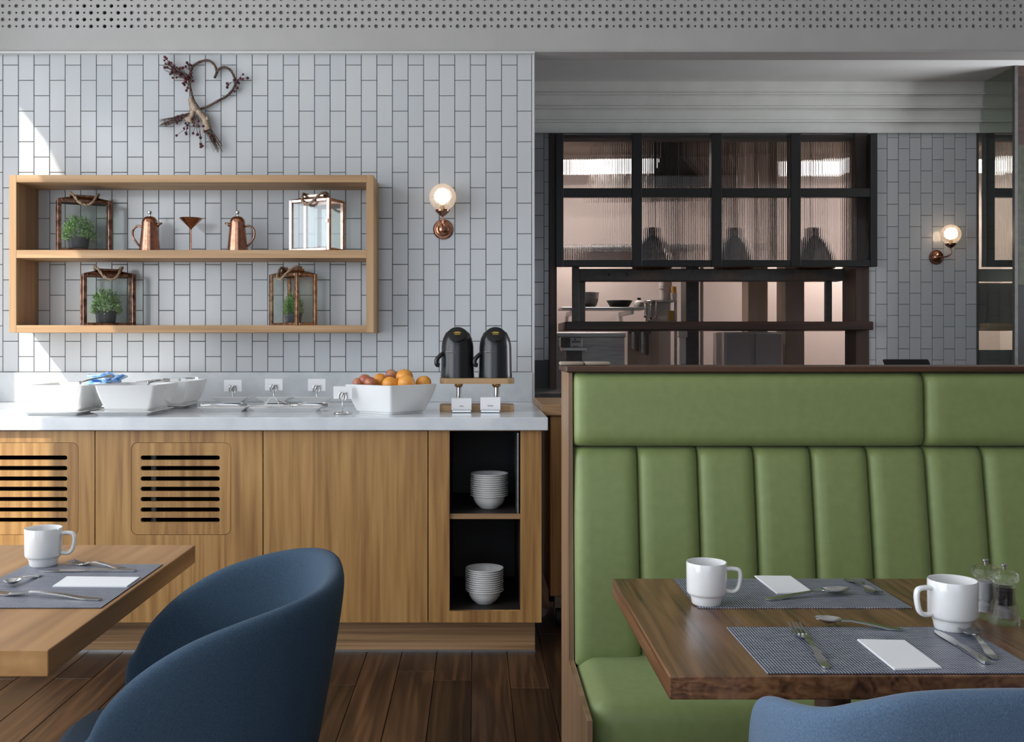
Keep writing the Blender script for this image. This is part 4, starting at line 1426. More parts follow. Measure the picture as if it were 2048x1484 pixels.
for n, (px, y0, y1) in enumerate(((923, 797, 825), (980.5, 795, 825))):
    d = 4.135
    t = thing('price_card', ['folded white card before the airpot next to the fruit', 'folded white card before the airpot at the wall end'][n], 'card', (wx(px, d), d, ZC + 0.0005), R(2 if n == 0 else -3), 'folded cards before the airpots')
    hgt = wz(y0, d) - ZC
    w2 = 20 / F * d
    mt = Matrix.Rotation(R(-14), 4, 'X')
    bm = NB()
    box(bm, -w2, w2, 0, 0.0012, 0.008, hgt, mat4=mt)
    box(bm, -w2, w2, 0.03, 0.0312, 0.0, hgt * 0.95, mat4=Matrix.Rotation(R(8), 4, 'X'))
    obj('card', bm, M['paper'], t)
    obj('card_foot', B(-w2, w2, -0.006, 0.03, 0.0, 0.012, 0.003), M['steel'], t)
    bm = NB()
    for k in range(4 if n == 0 else 6):
        q = -0.007 + k * 0.004 if n == 0 else -0.011 + k * 0.004
        box(bm, q, q + 0.0028, -0.0006, -0.0001, hgt * 0.42, hgt * 0.42 + (0.004 if k % 2 else 0.0055), mat4=mt)
    obj('print', bm, M['ink'], t)

# ================================================================== WALL SHELF
YS = 4.69
sx0, sx1 = wx(18, YS), wx(747, YS)
sz0, sz1 = wz(665, YS), wz(350, YS)
zm1, zm0 = wz(500, YS), wz(516, YS)
tb_ = 14.5 / F * YS
sh = thing('wall_shelf', 'pale oak box shelf with two compartments on the tiled wall', 'shelf', ((sx0 + sx1) / 2, YS, 0))
h = (sx1 - sx0) / 2
DS = DW - YS - 0.0005
obj('top_board', B(-h + tb_, h - tb_, 0.0005, DS, sz1 - tb_, sz1, 0.0008), M['oak_shelf'], sh)
obj('bottom_board', B(-h + tb_, h - tb_, 0.0005, DS, sz0, sz0 + tb_, 0.0008), M['oak_shelf'], sh)
obj('middle_board', B(-h + tb_, h - tb_, 0.0005, DS, zm0, zm1, 0.0008), M['oak_shelf'], sh)
obj('side_board', B(-h, -h + tb_, 0, DS, sz0, sz1, 0.0008), M['oak_shelf_v'], sh)
obj('side_board', B(h - tb_, h, 0, DS, sz0, sz1, 0.0008), M['oak_shelf_v'], sh)
Z_UP, Z_LO = zm1, sz0 + tb_


def lantern(label, cx, cy, zb, rz, w, d, hgt, mat, latch_side=1, rope_drop=0.045):
    t = thing('glass_lantern', label, 'lantern', (cx, cy, zb + 0.0005), rz, 'copper glass lanterns on the wall shelf')
    e = 0.0085
    bm = NB()
    for sx in (-1, 1):
        for sy in (-1, 1):
            x, y = sx * (w / 2 - e), sy * (d / 2 - e)
            box(bm, x - e, x + e, y - e, y + e, 0, hgt, 0.0015)
    for z in (e * 0.8, hgt - e * 0.8):
        for sy in (-1, 1):
            y = sy * (d / 2 - e)
            box(bm, -w / 2 + 2 * e, w / 2 - 2 * e, y - e, y + e, z - e * 0.8, z + e * 0.8, 0.0015)
        for sx in (-1, 1):
            x = sx * (w / 2 - e)
            box(bm, x - e, x + e, -d / 2 + 2 * e, d / 2 - 2 * e, z - e * 0.8, z + e * 0.8, 0.0015)
    obj('frame', bm, mat, t)
    obj('base_plate', B(-w / 2 + 0.005, w / 2 - 0.005, -d / 2 + 0.005, d / 2 - 0.005, 0.001, 0.004), mat, t)
    # panes
    z0, z1 = 2 * e, hgt - 2 * e
    for sy in (-1, 1):
        obj('pane', B(-w / 2 + 2 * e, w / 2 - 2 * e, sy * (d / 2 - e) - 0.0008, sy * (d / 2 - e) + 0.0008, z0, z1), M['pane'], t)
    for sx in (-1, 1):
        obj('pane', B(sx * (w / 2 - e) - 0.0008, sx * (w / 2 - e) + 0.0008, -d / 2 + 2 * e, d / 2 - 2 * e, z0, z1), M['pane'], t)
    # hipped lid with a raised collar
    bm = NB()
    a = [bm.verts.new((sx * (w / 2 - 0.004), sy * (d / 2 - 0.004), hgt + 0.0005)) for sx, sy in ((-1, -1), (1, -1), (1, 1), (-1, 1))]
    b = [bm.verts.new((sx * w * 0.24, sy * d * 0.22, hgt + 0.016)) for sx, sy in ((-1, -1), (1, -1), (1, 1), (-1, 1))]
    c = [bm.verts.new((sx * w * 0.24, sy * d * 0.22, hgt + 0.026)) for sx, sy in ((-1, -1), (1, -1), (1, 1), (-1, 1))]
    for p, q in ((a, b), (b, c)):
        for k in range(4):
            bm.faces.new((p[k], p[(k + 1) % 4], q[(k + 1) % 4], q[k]))
    bm.faces.new(c)
    bm.faces.new(a[::-1])
    obj('lid', bm, mat, t)
    obj('latch', B(latch_side * (w / 2 - 0.012) - 0.007, latch_side * (w / 2 - 0.012) + 0.007, -d / 2 - 0.005, -d / 2, hgt * 0.52, hgt * 0.60, 0.001), mat, t)
    # rope handle drooping over the front edge
    hw = w * 0.23
    pts = smooth_path([(-hw - 0.004, 0.0, hgt + 0.022), (-hw - 0.008, -0.018, hgt + 0.034), (-hw + 0.004, -d * 0.36, hgt + 0.022), (-hw * 0.5, -d / 2 - 0.012, hgt - rope_drop * 0.35), (0.004, -d / 2 - 0.016, hgt - rope_drop * 0.62),
                       (hw * 0.55, -d / 2 - 0.012, hgt - rope_drop * 0.30), (hw - 0.003, -d * 0.36, hgt + 0.022), (hw + 0.008, -0.018, hgt + 0.034), (hw + 0.004, 0.0, hgt + 0.022)], 6)
    bm = NB()
    # two twisted strands
    for ph in (0, math.pi):
        pp = []
        for i, p in enumerate(pts):
            t1 = (pts[min(i + 1, len(pts) - 1)] - pts[max(i - 1, 0)]).normalized()
            n1 = t1.cross(Vector((0, 0, 1)))
            n1 = n1.normalized() if n1.length > 1e-4 else Vector((1, 0, 0))
            b1 = t1.cross(n1)
            a_ = i * 0.95 + ph
            pp.append(p + (n1 * math.cos(a_) + b1 * math.sin(a_)) * 0.0032)
        tube(bm, pp, 0.0042, 7)
    obj('rope_handle', bm, M['rope'], t, True)
    for s in (-1, 1):
        obj('rope_knot', lathe(NB(), [(0, -0.008), (0.007, -0.005), (0.009, 0), (0.007, 0.006), (0, 0.009)], 12), M['rope'], t, True, None, (s * (hw + 0.004), 0.002, hgt + 0.030))
    return t


def plant(label, x, y, z, s, rz=0.0):
    t = thing('potted_plant', label, 'plant', (x, y, z), rz, 'small plants in the lanterns')
    obj('pot', lathe(NB(), [(0, 0), (0.040 * s, 0), (0.044 * s, 0.006 * s), (0.051 * s, 0.064 * s), (0.0515 * s, 0.068 * s), (0.047 * s, 0.068 * s), (0.045 * s, 0.058 * s), (0, 0.056 * s)], 28), M['pot'], t, True, 40)
    rnd = random.Random(hash(label) % 1000 if False else len(label) * 7)
    bm = NB()
    for i in range(1300):
        u, v = rnd.random(), rnd.random()
        a = 2 * math.pi * u
        el = math.asin(v)
        rr = (0.058 + 0.018 * rnd.random()) * s * (0.72 + 0.28 * rnd.random())
        zz = math.sin(el) * rr * 1.62 + 0.066 * s - 0.016 * s * rnd.random()
        cx, cy = math.cos(a) * math.cos(el) ** 0.8 * rr * 1.10, math.sin(a) * math.cos(el) * rr * 0.72
        ln, wd = rnd.uniform(0.010, 0.018) * s, rnd.uniform(0.004, 0.007) * s
        out = Vector((cx, cy, zz - 0.07 * s)).normalized()
        dr = (out + Vector((rnd.uniform(-0.7, 0.7), rnd.uniform(-0.7, 0.7), rnd.uniform(-0.3, 0.8)))).normalized()
        sd = dr.cross(Vector((rnd.uniform(-1, 1), rnd.uniform(-1, 1), rnd.uniform(-1, 1)))).normalized()
        p = Vector((cx, cy, zz))
        vs = [bm.verts.new(p), bm.verts.new(p + dr * ln * 0.5 + sd * wd * 0.5), bm.verts.new(p + dr * ln), bm.verts.new(p + dr * ln * 0.5 - sd * wd * 0.5)]
        bm.faces.new(vs)
    o = obj('foliage', bm, M['leaf'], t)
    tag(o, kind='stuff')
    bm = NB()
    for i in range(14):
        a = rnd.uniform(0, 6.28)
        tube(bm, [(0.01 * s * math.cos(a), 0.01 * s * math.sin(a), 0.05 * s), (0.045 * s * math.cos(a), 0.03 * s * math.sin(a), (0.09 + 0.05 * rnd.random()) * s)], 0.0012, 5)
    obj('stems', bm, M['leaf'], t)


YSL = 4.812
LH = 0.247
def lloc(px, y=YSL):
    return wx(px, y), y


x, y = lloc(168)
lantern('dark copper lantern with plant on the upper shelf', x, y, Z_UP, R(27), 0.245, 0.115, LH, M['copper_old'])
plant('round green plant inside the dark lantern on the upper shelf', wx(157, YSL), YSL, Z_UP + 0.0055, 0.98, R(20))
x, y = lloc(216)
lantern('dark copper lantern with plant on the lower shelf', x, y, Z_LO, R(29), 0.240, 0.115, LH, M['copper_old'])
plant('round green plant inside the dark lantern on the lower shelf', wx(212, YSL), YSL, Z_LO + 0.0055, 0.98, R(50))
x, y = lloc(634, 4.80)
lantern('bright rose copper lantern with sky reflected in its pane', x, y, Z_UP, R(-24), 0.228, 0.14, LH, M['copper_new'])
x, y = lloc(586, 4.80)
lantern('turned copper lantern with plant showing two panes', x, y, Z_LO, R(-42), 0.215, 0.125, LH, M['copper_mid'])
plant('loose green plant inside the turned lantern', wx(586, 4.80), 4.80, Z_LO + 0.0055, 0.86, R(80))


def coffee_pot(label, px, flip):
    y = 4.80
    s = F / y
    t = thing('coffee_pot', label, 'coffee pot', (wx(px, y), y, Z_UP + 0.0005), 0, 'copper coffee pots on the upper shelf')
    hb = 0.135
    obj('pot_body', lathe(NB(), [(0, 0), (0.049, 0), (0.0495, 0.003), (0.036, hb), (0.037, hb + 0.004), (0.0365, hb + 0.008), (0.034, hb + 0.020), (0.026, hb + 0.031), (0.012, hb + 0.037), (0, hb + 0.038)], 40), M['copper'], t, True, 40)
    k = obj('lid_knob', lathe(NB(), [(0, 0), (0.004, 0.0), (0.004, 0.008), (0.009, 0.012), (0.0105, 0.018), (0.008, 0.025), (0, 0.028)], 18), M['steel'], t, True, 40, (0, 0, hb + 0.038))
    f = flip
    pts = smooth_path([(-f * 0.036, 0, hb - 0.012), (-f * 0.060, 0, hb - 0.010), (-f * 0.080, 0, hb - 0.030), (-f * 0.080, 0, hb - 0.062), (-f * 0.064, 0, hb - 0.088), (-f * 0.047, 0, hb - 0.108)], 6)
    obj('handle', tube(NB(), pts, 0.005, 10), M['copper_old'], t, True)
    obj('spout', tube(NB(), [(f * 0.028, 0, hb - 0.010), (f * 0.048, 0, hb + 0.001), (f * 0.060, 0, hb + 0.004)], [0.012, 0.006, 0.004], 12), M['copper_old'], t, True)


coffee_pot('copper coffee pot with its spout turned to the funnel glass, beside the dark lantern', 299.5, 1)
coffee_pot('copper coffee pot with its spout turned to the funnel glass, beside the bright lantern', 475, -1)
cg = thing('cocktail_glass', 'copper cone cocktail glass between the two coffee pots', 'glass', (wx(382, 4.80), 4.80, Z_UP + 0.0005))
obj('cone', lathe(NB(), [(0.0035, 0.108), (0.006, 0.114), (0.055, 0.162), (0.056, 0.163), (0.0535, 0.163), (0.006, 0.117), (0, 0.116)], 36), M['copper'], cg, True, 40)
obj('stem', lathe(NB(), [(0, 0.004), (0.0035, 0.006), (0.003, 0.109), (0, 0.109)], 12), M['copper'], cg, True, 40)
obj('foot', lathe(NB(), [(0, 0), (0.034, 0), (0.034, 0.002), (0.006, 0.005), (0, 0.006)], 28), M['copper'], cg, True, 40)


# ================================================================== WALL SCONCES
def sconce(label, base_px, base_py, d, gx=0.0, power=1.2):
    """d: wall surface depth"""
    t = thing('wall_sconce', label, 'wall lamp', (wx(base_px, d), d - 0.0005, wz(base_py, d)), 0, 'globe wall lamps on the tiles')
    obj('backplate', lathe(NB(), [(0, 0), (0.050, 0), (0.050, 0.006), (0.044, 0.012), (0.038, 0.013), (0.034, 0.018), (0.027, 0.020), (0.022, 0.026), (0.013, 0.030), (0, 0.032)], 36, axis='Y'), M['copper'], t, True, 30)
    yo = -0.10
    pts = smooth_path([(0, -0.028, 0), (gx * 0.5, -0.07, -0.004), (gx, yo, 0.012), (gx, yo, 0.055)], 6)
    obj('arm', tube(NB(), pts, 0.005, 10), M['copper'], t, True)
    obj('gallery', lathe(NB(), [(0, 0.055), (0.012, 0.055), (0.034, 0.075), (0.035, 0.084), (0.031, 0.085), (0, 0.080)], 28), M['copper_old'], t, True, 30, (gx, yo, 0))
    r = 0.066
    pr = []
    for k in range(19):
        a = math.pi * (0.17 + 0.83 * k / 18)
        pr.append((max(r * math.sin(a), 0.0 if k == 18 else 1e-5), -r * math.cos(a)))
    obj('globe', lathe(NB(), pr, 40), M['globe'], t, True, None, (gx, yo, 0.145))
    obj('bulb', lathe(NB(), [(0, -0.028), (0.007, -0.026), (0.011, 0.0), (0.013, 0.014), (0.009, 0.026), (0, 0.03)], 16), M['bulb'], t, True, None, (gx, yo, 0.140))
    obj('socket', lathe(NB(), [(0, 0), (0.010, 0), (0.010, 0.028), (0, 0.028)], 14), M['brass'], t, True, 40, (gx, yo, 0.084))
    l = add_light('sconce_light', 'POINT', (gx, yo, 0.150), (0, 0, 0), power, (1.0, 0.72, 0.48), shadow_soft_size=0.035)
    l.parent = t


sconce('copper wall lamp with cut glass globe beside the oak shelf', 886.5, 459, DW, 0.0, 0.45)
sconce('copper wall lamp with cut glass globe between hatch and glass screen', 1872, 514.5, DB, 0.052, 1.3)

# ================================================================== HEART WREATH
YW = DW - 0.012
wr = thing('heart_wreath', 'heart-shaped twig wreath with red berries and a burlap bow', 'wreath', (wx(405, YW), YW, wz(220, YW)))


def wp(zx, zy, y=0.0):
    """zoom-crop pixel -> local point on the wall"""
    px, py = 300 + zx / 6.745, 100 + zy / 6.745
    return Vector((wx(px, YW) - wr.location.x, y, wz(py, YW) - wr.location.z))


heart = smooth_path([wp(875, 385), wp(905, 310), wp(880, 215), wp(800, 150), wp(700, 160), wp(600, 215), wp(550, 310), wp(540, 430), wp(560, 560), wp(600, 690), wp(665, 790)], 6)
heart2 = smooth_path([wp(880, 380), wp(930, 275), wp(1000, 240), wp(1080, 270), wp(1135, 350), wp(1160, 440), wp(1130, 530), wp(1050, 620), wp(930, 690), wp(800, 760), wp(680, 805)], 6)
bm = NB()
for path in (heart, heart2):
    for q in range(4):
        rnd = random.Random(q)
        ph = q * math.pi / 2
        pp = []
        for i, p in enumerate(path):
            a = i * 0.33 + ph
            t1 = (path[min(i + 1, len(path) - 1)] - path[max(i - 1, 0)]).normalized()
            n1 = Vector((-t1.z, 0, t1.x))
            pp.append(p + n1 * math.cos(a) * 0.0032 + Vector((0, -0.009 + math.sin(a) * 0.003, 0)))
        tube(bm, pp, 0.0034, 6)
obj('vine_heart', bm, M['twig'], wr, True)
bm_t, bm_b = NB(), NB()
berries = []


def spray(root, tip, n, spread, rb=0.0075, side=0.5):
    r0, r1 = wp(*root), wp(*tip)
    for k in range(n):
        f = random.uniform(0.25, 1.0)
        p = r0.lerp(r1, f) + Vector((random.uniform(-spread, spread), -random.uniform(0.008, 0.035), random.uniform(-spread, spread)))
        q = r0.lerp(r1, max(0, f - 0.35)) + Vector((0, -0.012, 0))
        tube(bm_t, [q, (p + q) / 2 + Vector((0, -0.006, 0)), p], 0.0011, 5)
        berries.append(p)


spray((560, 400), (150, 150), 24, 0.030)
spray((560, 430), (330, 340), 12, 0.028)
spray((550, 470), (440, 520), 6, 0.022)
spray((550, 300), (500, 170), 8, 0.020)
spray((575, 300), (560, 470), 8, 0.012)
spray((1130, 450), (1310, 350), 9, 0.016)
spray((1130, 520), (1240, 590), 5, 0.012)
spray((1120, 440), (1040, 520), 3, 0.010)
spray((600, 850), (210, 1050), 12, 0.016)
spray((600, 880), (420, 1190), 9, 0.022)
spray((640, 880), (640, 1200), 6, 0.016)
spray((660, 900), (720, 1400), 6, 0.006)
spray((680, 900), (860, 1230), 8, 0.014)
for p in berries:
    bmesh.ops.create_icosphere(bm_b, subdivisions=2, radius=random.uniform(0.0055, 0.0078), matrix=Matrix.Translation(p))


def brush(root, tip, n, spread):
    r0, r1 = wp(*root), wp(*tip)
    for k in range(n):
        e = r1 + Vector((random.uniform(-spread, spread), -random.uniform(0.004, 0.03), random.uniform(-spread, spread)))
        m = r0.lerp(e, 0.5) + Vector((random.uniform(-0.008, 0.008), -0.012, random.uniform(-0.008, 0.008)))
        tube(bm_t, [r0 + Vector((random.uniform(-0.006, 0.006), -0.012, random.uniform(-0.006, 0.006))), m, e], [0.0018, 0.0014, 0.0008], 5)


brush((600, 850), (170, 1000), 26, 0.020)
brush((670, 860), (930, 1340), 30, 0.022)
brush((560, 420), (230, 230), 8, 0.02)
tag(obj('twigs', bm_t, M['twig'], wr), kind='stuff')
tag(obj('berries', bm_b, M['berry'], wr, True), kind='stuff')


def ribbon(pts, widths, yo):
    bm = NB()
    prev = None
    path = smooth_path([wp(*p) for p in pts], 6)
    n = len(path)
    for i, p in enumerate(path):
        t1 = (path[min(i + 1, n - 1)] - path[max(i - 1, 0)]).normalized()
        n1 = Vector((-t1.z, 0, t1.x))
        wv = widths[0] + (widths[1] - widths[0]) * i / (n - 1)
        y = yo - 0.006 * math.sin(i * 0.8)
        r_ = [bm.verts.new(p + n1 * wv + Vector((0, y, 0))), bm.verts.new(p + Vector((0, y - 0.005, 0))), bm.verts.new(p - n1 * wv + Vector((0, y, 0))), bm.verts.new(p + Vector((0, y - 0.003, 0)))]
        if prev:
            for k in range(4):
                bm.faces.new((prev[k], prev[(k + 1) % 4], r_[(k + 1) % 4], r_[k]))
        prev = r_
    return bm


bw = obj('burlap_bow', ribbon([(565, 660), (590, 740), (640, 850)], (0.010, 0.026), -0.026), M['burlap'], wr, True)
obj('ribbon_tail', ribbon([(610, 830), (575, 900), (545, 990)], (0.012, 0.026), -0.026), M['burlap'], wr, True)
obj('ribbon_tail', ribbon([(660, 830), (740, 930), (800, 1090)], (0.013, 0.022), -0.028), M['burlap'], wr, True)
obj('ribbon_tail', ribbon([(690, 860), (770, 900), (800, 980)], (0.008, 0.010), -0.022), M['burlap'], wr, True)

# ================================================================== GREEN BENCH
bx0, bx1 = 0.2296, 0.2417
be = thing('banquette', 'green upholstered banquette with upright channels and wooden end panel', 'bench', (bx0, 2.4, 0))
OX, OY = bx0, 2.4
XR = 1.95
bm = NB()
pts = [(2.05, 0.0), (2.66, 0.0), (2.66, 1.158), (2.48, 1.158), (2.485, 0.495), (2.40, 0.452), (2.05, 0.452)]
pts = [(2.05, 0.0), (2.66, 0.0), (2.66, 1.158), (2.475, 1.158), (2.445, 0.452), (2.05, 0.452)]
va = [bm.verts.new((0, y - OY, z)) for y, z in pts]
vb = [bm.verts.new((bx1 - bx0, y - OY, z)) for y, z in pts]
bm.faces.new(va)
bm.faces.new(vb[::-1])
for k in range(len(pts)):
    j = (k + 1) % len(pts)
    bm.faces.new((va[k], vb[k], vb[j], va[j]))
bmesh.ops.bevel(bm, geom=list(bm.edges), offset=0.0012, segments=1, affect='EDGES')
obj('end_panel', bm, M['panel_wood'], be)
obj('cap_rail', B(-0.006, XR - OX, 2.452 - OY, 2.672 - OY, 1.1585, wz(733, 2.452), 0.0025), M['cap_wood'], be)
obj('back_board', B(bx1 - bx0 + 0.0005, XR - OX, 2.60 - OY, 2.655 - OY, 0.0, 1.158), M['panel_wood'], be)


ZCAP = wz(733, 2.452)
for q, (x0_, x1_) in enumerate(((1114, 1160), (1168, 1218))):
    d_ = 2.60
    tag(obj('menu_block', B(-(x1_ - x0_) / F * d_ / 2, (x1_ - x0_) / F * d_ / 2, -0.03, 0.03, 0, 0.0095, 0.004, 2), M['pale_wood'], None, True, 40, (wx((x0_ + x1_) / 2, d_) + (0.007 if q == 0 else 0), d_, ZCAP + 0.0003)),
        ['pale wooden block lying at the very end of the bench cap', 'pale wooden block lying second from the end of the bench cap'][q], 'block', 'pale blocks on the bench cap')


def cushion(x0, x1, zlist, nx=12, edge=0.35):
    """zlist: list of (z, y_front, bulge weight); pillow with soft side edges"""
    bm = NB()
    rows = []
    for z, yf, wgt in zlist:
        row = []
        for i in range(nx + 1):
            u = i / nx
            # denser near the edges
            u = 0.5 - 0.5 * math.cos(math.pi * u)
            s = min(u, 1 - u) * (x1 - x0)
            rr = 0.026
            dep = (1 - math.sqrt(max(0.0, 1 - (1 - min(s / rr, 1)) ** 2))) * rr
            row.append(bm.verts.new((x0 + u * (x1 - x0), yf + dep * wgt + (1 - wgt) * 0.03, z)))
        rows.append(row)
    for a, b in zip(rows, rows[1:]):
        for i in range(nx):
            bm.faces.new((a[i], a[i + 1], b[i + 1], b[i]))
    # back
    yb = 0.12 + 2.48 - OY
    bo = [bm.verts.new((x0, yb, rows[0][0].co.z)), bm.verts.new((x1, yb, rows[0][0].co.z)), bm.verts.new((x1, yb, rows[-1][0].co.z)), bm.verts.new((x0, yb, rows[-1][0].co.z))]
    bm.faces.new([bo[1], bo[0]] + rows[0])
    bm.faces.new([bo[3], bo[2]] + rows[-1][::-1])
    bm.faces.new([bo[0], bo[3]] + [r[0] for r in rows[::-1]])
    bm.faces.new([bo[2], bo[1]] + [r[-1] for r in rows])
    bm.faces.new(bo)
    return bm


def zrows(z0, z1, y0, y1, n=14, rr=0.03, belly=0.0, soft_bottom=True):
    out = []
    for k in range(n + 1):
        u = 0.5 - 0.5 * math.cos(math.pi * k / n)
        z = z0 + (z1 - z0) * u
        s = (1 - u) * (z1 - z0)
        if soft_bottom:
            s = min(s, u * (z1 - z0))
        dep = (1 - math.sqrt(max(0.0, 1 - (1 - min(s / rr, 1)) ** 2))) * rr
        yf = y0 + (y1 - y0) * u + dep - belly * math.sin(math.pi * u)
        out.append((z, yf - OY, 1.0))
    return out


seams = [wx(p, 2.47) for p in (1275, 1395, 1508, 1622, 1735, 1850, 1965)]
seams = [bx1 + 0.0025] + seams + [seams[-1] + 0.1435 * k for k in (1, 2, 3, 4)]
z_h0 = wz(893.5, 2.462)
z_seat = 0.476
for a, b in zip(seams, seams[1:]):
    if a > XR - 0.05:
        break
    obj('back_channel', cushion(a - OX, min(b, XR) - OX, zrows(z_seat - 0.03, z_h0 - 0.002, 2.388, 2.462, 14, 0.022, 0.004)), M['green'], be, True, 60)
hs = [bx1 + 0.002, wx(1857, 2.44), XR]
for a, b in zip(hs, hs[1:]):
    obj('headrest_cushion', cushion(a - OX, b - OX, zrows(z_h0 + 0.001, 1.1575, 2.446, 2.452, 12, 0.028), 24), M['green'], be, True, 60)
bm = NB()
box(bm, bx1 - bx0 + 0.002, XR - OX, 2.095 - OY, 2.47 - OY, 0.34, z_seat, 0.05, 6)
obj('seat_cushion', bm, M['green'], be, True, 50)
obj('seat_front', B(bx1 - bx0 + 0.002, XR - OX, 2.11 - OY, 2.13 - OY, 0.08, 0.345, 0.004), M['green'], be)
obj('seat_base', B(bx1 - bx0 + 0.002, XR - OX, 2.131 - OY, 2.59 - OY, 0.0, 0.339), M['dark_wood_v'], be)

# ================================================================== TABLES
ZT = 0.75


def td(py):
    return (EYE - ZT) * F / (py - VY)


def tp_(px, py):
    d = td(py)
    return Vector((wx(px, d), d, ZT))


def table(name, label, x0, x1, y0, y1, th, mat, legx, legy, legmat):
    t = thing(name, label, 'table', ((x0 + x1) / 2, (y0 + y1) / 2, 0))
    cx, cy = t.location.x, t.location.y
    obj('tabletop', B(x0 - cx, x1 - cx, y0 - cy, y1 - cy, ZT - th, ZT, 0.0018, 2), mat, t)
    obj('pedestal', lathe(NB(), [(0, 0.02), (0.038, 0.02), (0.030, 0.05), (0.030, ZT - th - 0.012), (0, ZT - th - 0.012)], 28), legmat, t, True, 40, (legx - cx, legy - cy, 0))
    obj('mount_plate', B(legx - cx - 0.12, legx - cx + 0.12, legy - cy - 0.10, legy - cy + 0.10, ZT - th - 0.0118, ZT - th - 0.0003), M['black_steel'], t)
    obj('foot', lathe(NB(), [(0, 0), (0.21, 0), (0.21, 0.008), (0.05, 0.02), (0, 0.0205)], 36), M['black_steel'], t, True, 40, (legx - cx, legy - cy, 0))
    return t


RT = (0.279, 0.949, td(1352), td(1157))
table('dining_table', 'dark stained square table laid before the green banquette', *RT, 0.0345, M['walnut'], wx(1665, 1.72), 1.72, M['cap_wood'])
LT = (-1.75, -0.667, 1.554, 2.37)
table('dining_table', 'light oak table laid for one beside the blue tub chair', *LT, 0.042, M['oak_table'], -1.25, 1.95, M['black_steel'])


def placemat(label, x0, x1, y0, y1):
    o = obj('placemat', B(-(x1 - x0) / 2, (x1 - x0) / 2, -(y1 - y0) / 2, (y1 - y0) / 2, 0, 0.0016, 0.0005), M['mat'], None, False, None, ((x0 + x1) / 2, (y0 + y1) / 2, ZT + 0.0003))
    return tag(o, label, 'placemat', 'woven placemats on the tables')


placemat('blue woven placemat along the bench side of the dark table', 0.402, 0.790, 1.797, 2.02)
placemat('blue woven placemat along the open side of the dark table', 0.422, 0.822, 1.438, 1.675)
placemat('grey blue woven placemat on the light oak table', -0.968, -0.676, 1.797, 2.154)
ZMAT = ZT + 0.0022

mug_prof = [(0, 0), (0.027, 0), (0.0285, 0.002), (0.030, 0.012), (0.0315, 0.0165), (0.0365, 0.020), (0.038, 0.024), (0.0385, 0.078), (0.0378, 0.0805), (0.0362, 0.080), (0.0355, 0.024), (0.028, 0.008), (0, 0.006)]


def mug(label, px, py, rz, s=1.0, z=ZT + 0.0003, d=None):
    p = tp_(px, py)
    t = thing('mug', label, 'mug', (p.x, p.y, z), rz, 'white stacking mugs')
    obj('cup', lathe(NB(), [(r * s, h * s) for r, h in mug_prof], 48), M['porcelain'], t, True, 35)
    pts = smooth_path([(0.0365, 0, 0.068), (0.050, 0, 0.0685), (0.0605, 0, 0.066), (0.0635, 0, 0.057), (0.062, 0, 0.042), (0.058, 0, 0.030), (0.049, 0, 0.0245), (0.0365, 0, 0.026)], 5)
    bm = NB()
    tube(bm, [p_ * s for p_ in pts], 0.0042 * s, 10)
    for v in bm.verts:
        v.co.y *= 1.5
    obj('handle', bm, M['porcelain'], t, True)
    return t


mug('white stacking mug on the bench-side placemat', 1413, 1209, R(-8), 0.95, ZMAT)
mug('white stacking mug beside the pepper mills', 1905, 1259.5, R(188), 1.02, ZMAT)
mug('white stacking mug on the light oak table', 87, 1132, R(8), 1.0, ZMAT)


def napkin(label, quad, th=0.003, fold=True):
    pts = [tp_(*q) for q in quad]
    c = sum(pts, Vector()) / 4
    t = thing('paper_napkin', label, 'napkin', (c.x, c.y, ZMAT), 0, 'paper napkins on the placemats')
    for k, (z0, z1, ins) in enumerate(((0.0, 0.0011, 0.0), (0.00125, 0.0022, 0.0015))):
        bm = NB()
        lo = [bm.verts.new(((p - c).x * (1 - ins * 10), (p - c).y * (1 - ins * 10), z0)) for p in pts]
        hi = [bm.verts.new(((p - c).x * (1 - ins * 10), (p - c).y * (1 - ins * 10), z1)) for p in pts]
        bm.faces.new(lo)
        bm.faces.new(hi)
        for i in range(4):
            j = (i + 1) % 4
            bm.faces.new((lo[i], lo[j], hi[j], hi[i]))
        obj('fold', bm, M['paper'], t)


napkin('white paper napkin on the open-side placemat of the dark table', ((1714, 1283), (1809, 1285), (1884, 1340), (1789, 1344)))
napkin('white paper napkin on the bench-side placemat of the dark table', ((1508.6, 1155), (1581, 1155.5), (1627, 1188.5), (1554, 1191)))
napkin('white paper napkin on the placemat of the light oak table', ((133, 1156.5), (280, 1158), (254, 1177), (104, 1176.5)))


def strip(bm, prof, th=0.0016):
    """prof: list of (x, half width, z centre, cup) -> solid strip along x"""
    rings = []
    for x, hw, z, cup in prof:
        top, bot = [], []
        for k in range(7):
            u = -1 + 2 * k / 6
            zz = z - cup * (1 - u * u)
            top.append(bm.verts.new((x, u * hw, zz + th / 2)))
            bot.append(bm.verts.new((x, u * hw, zz - th / 2)))
        rings.append(top + bot[::-1])
    for a, b in zip(rings, rings[1:]):
        n = len(a)
        for i in range(n):
            bm.faces.new((a[i], a[(i + 1) % n], b[(i + 1) % n], b[i]))
    bm.faces.new(rings[0][::-1])
    bm.faces.new(rings[-1])
    return bm


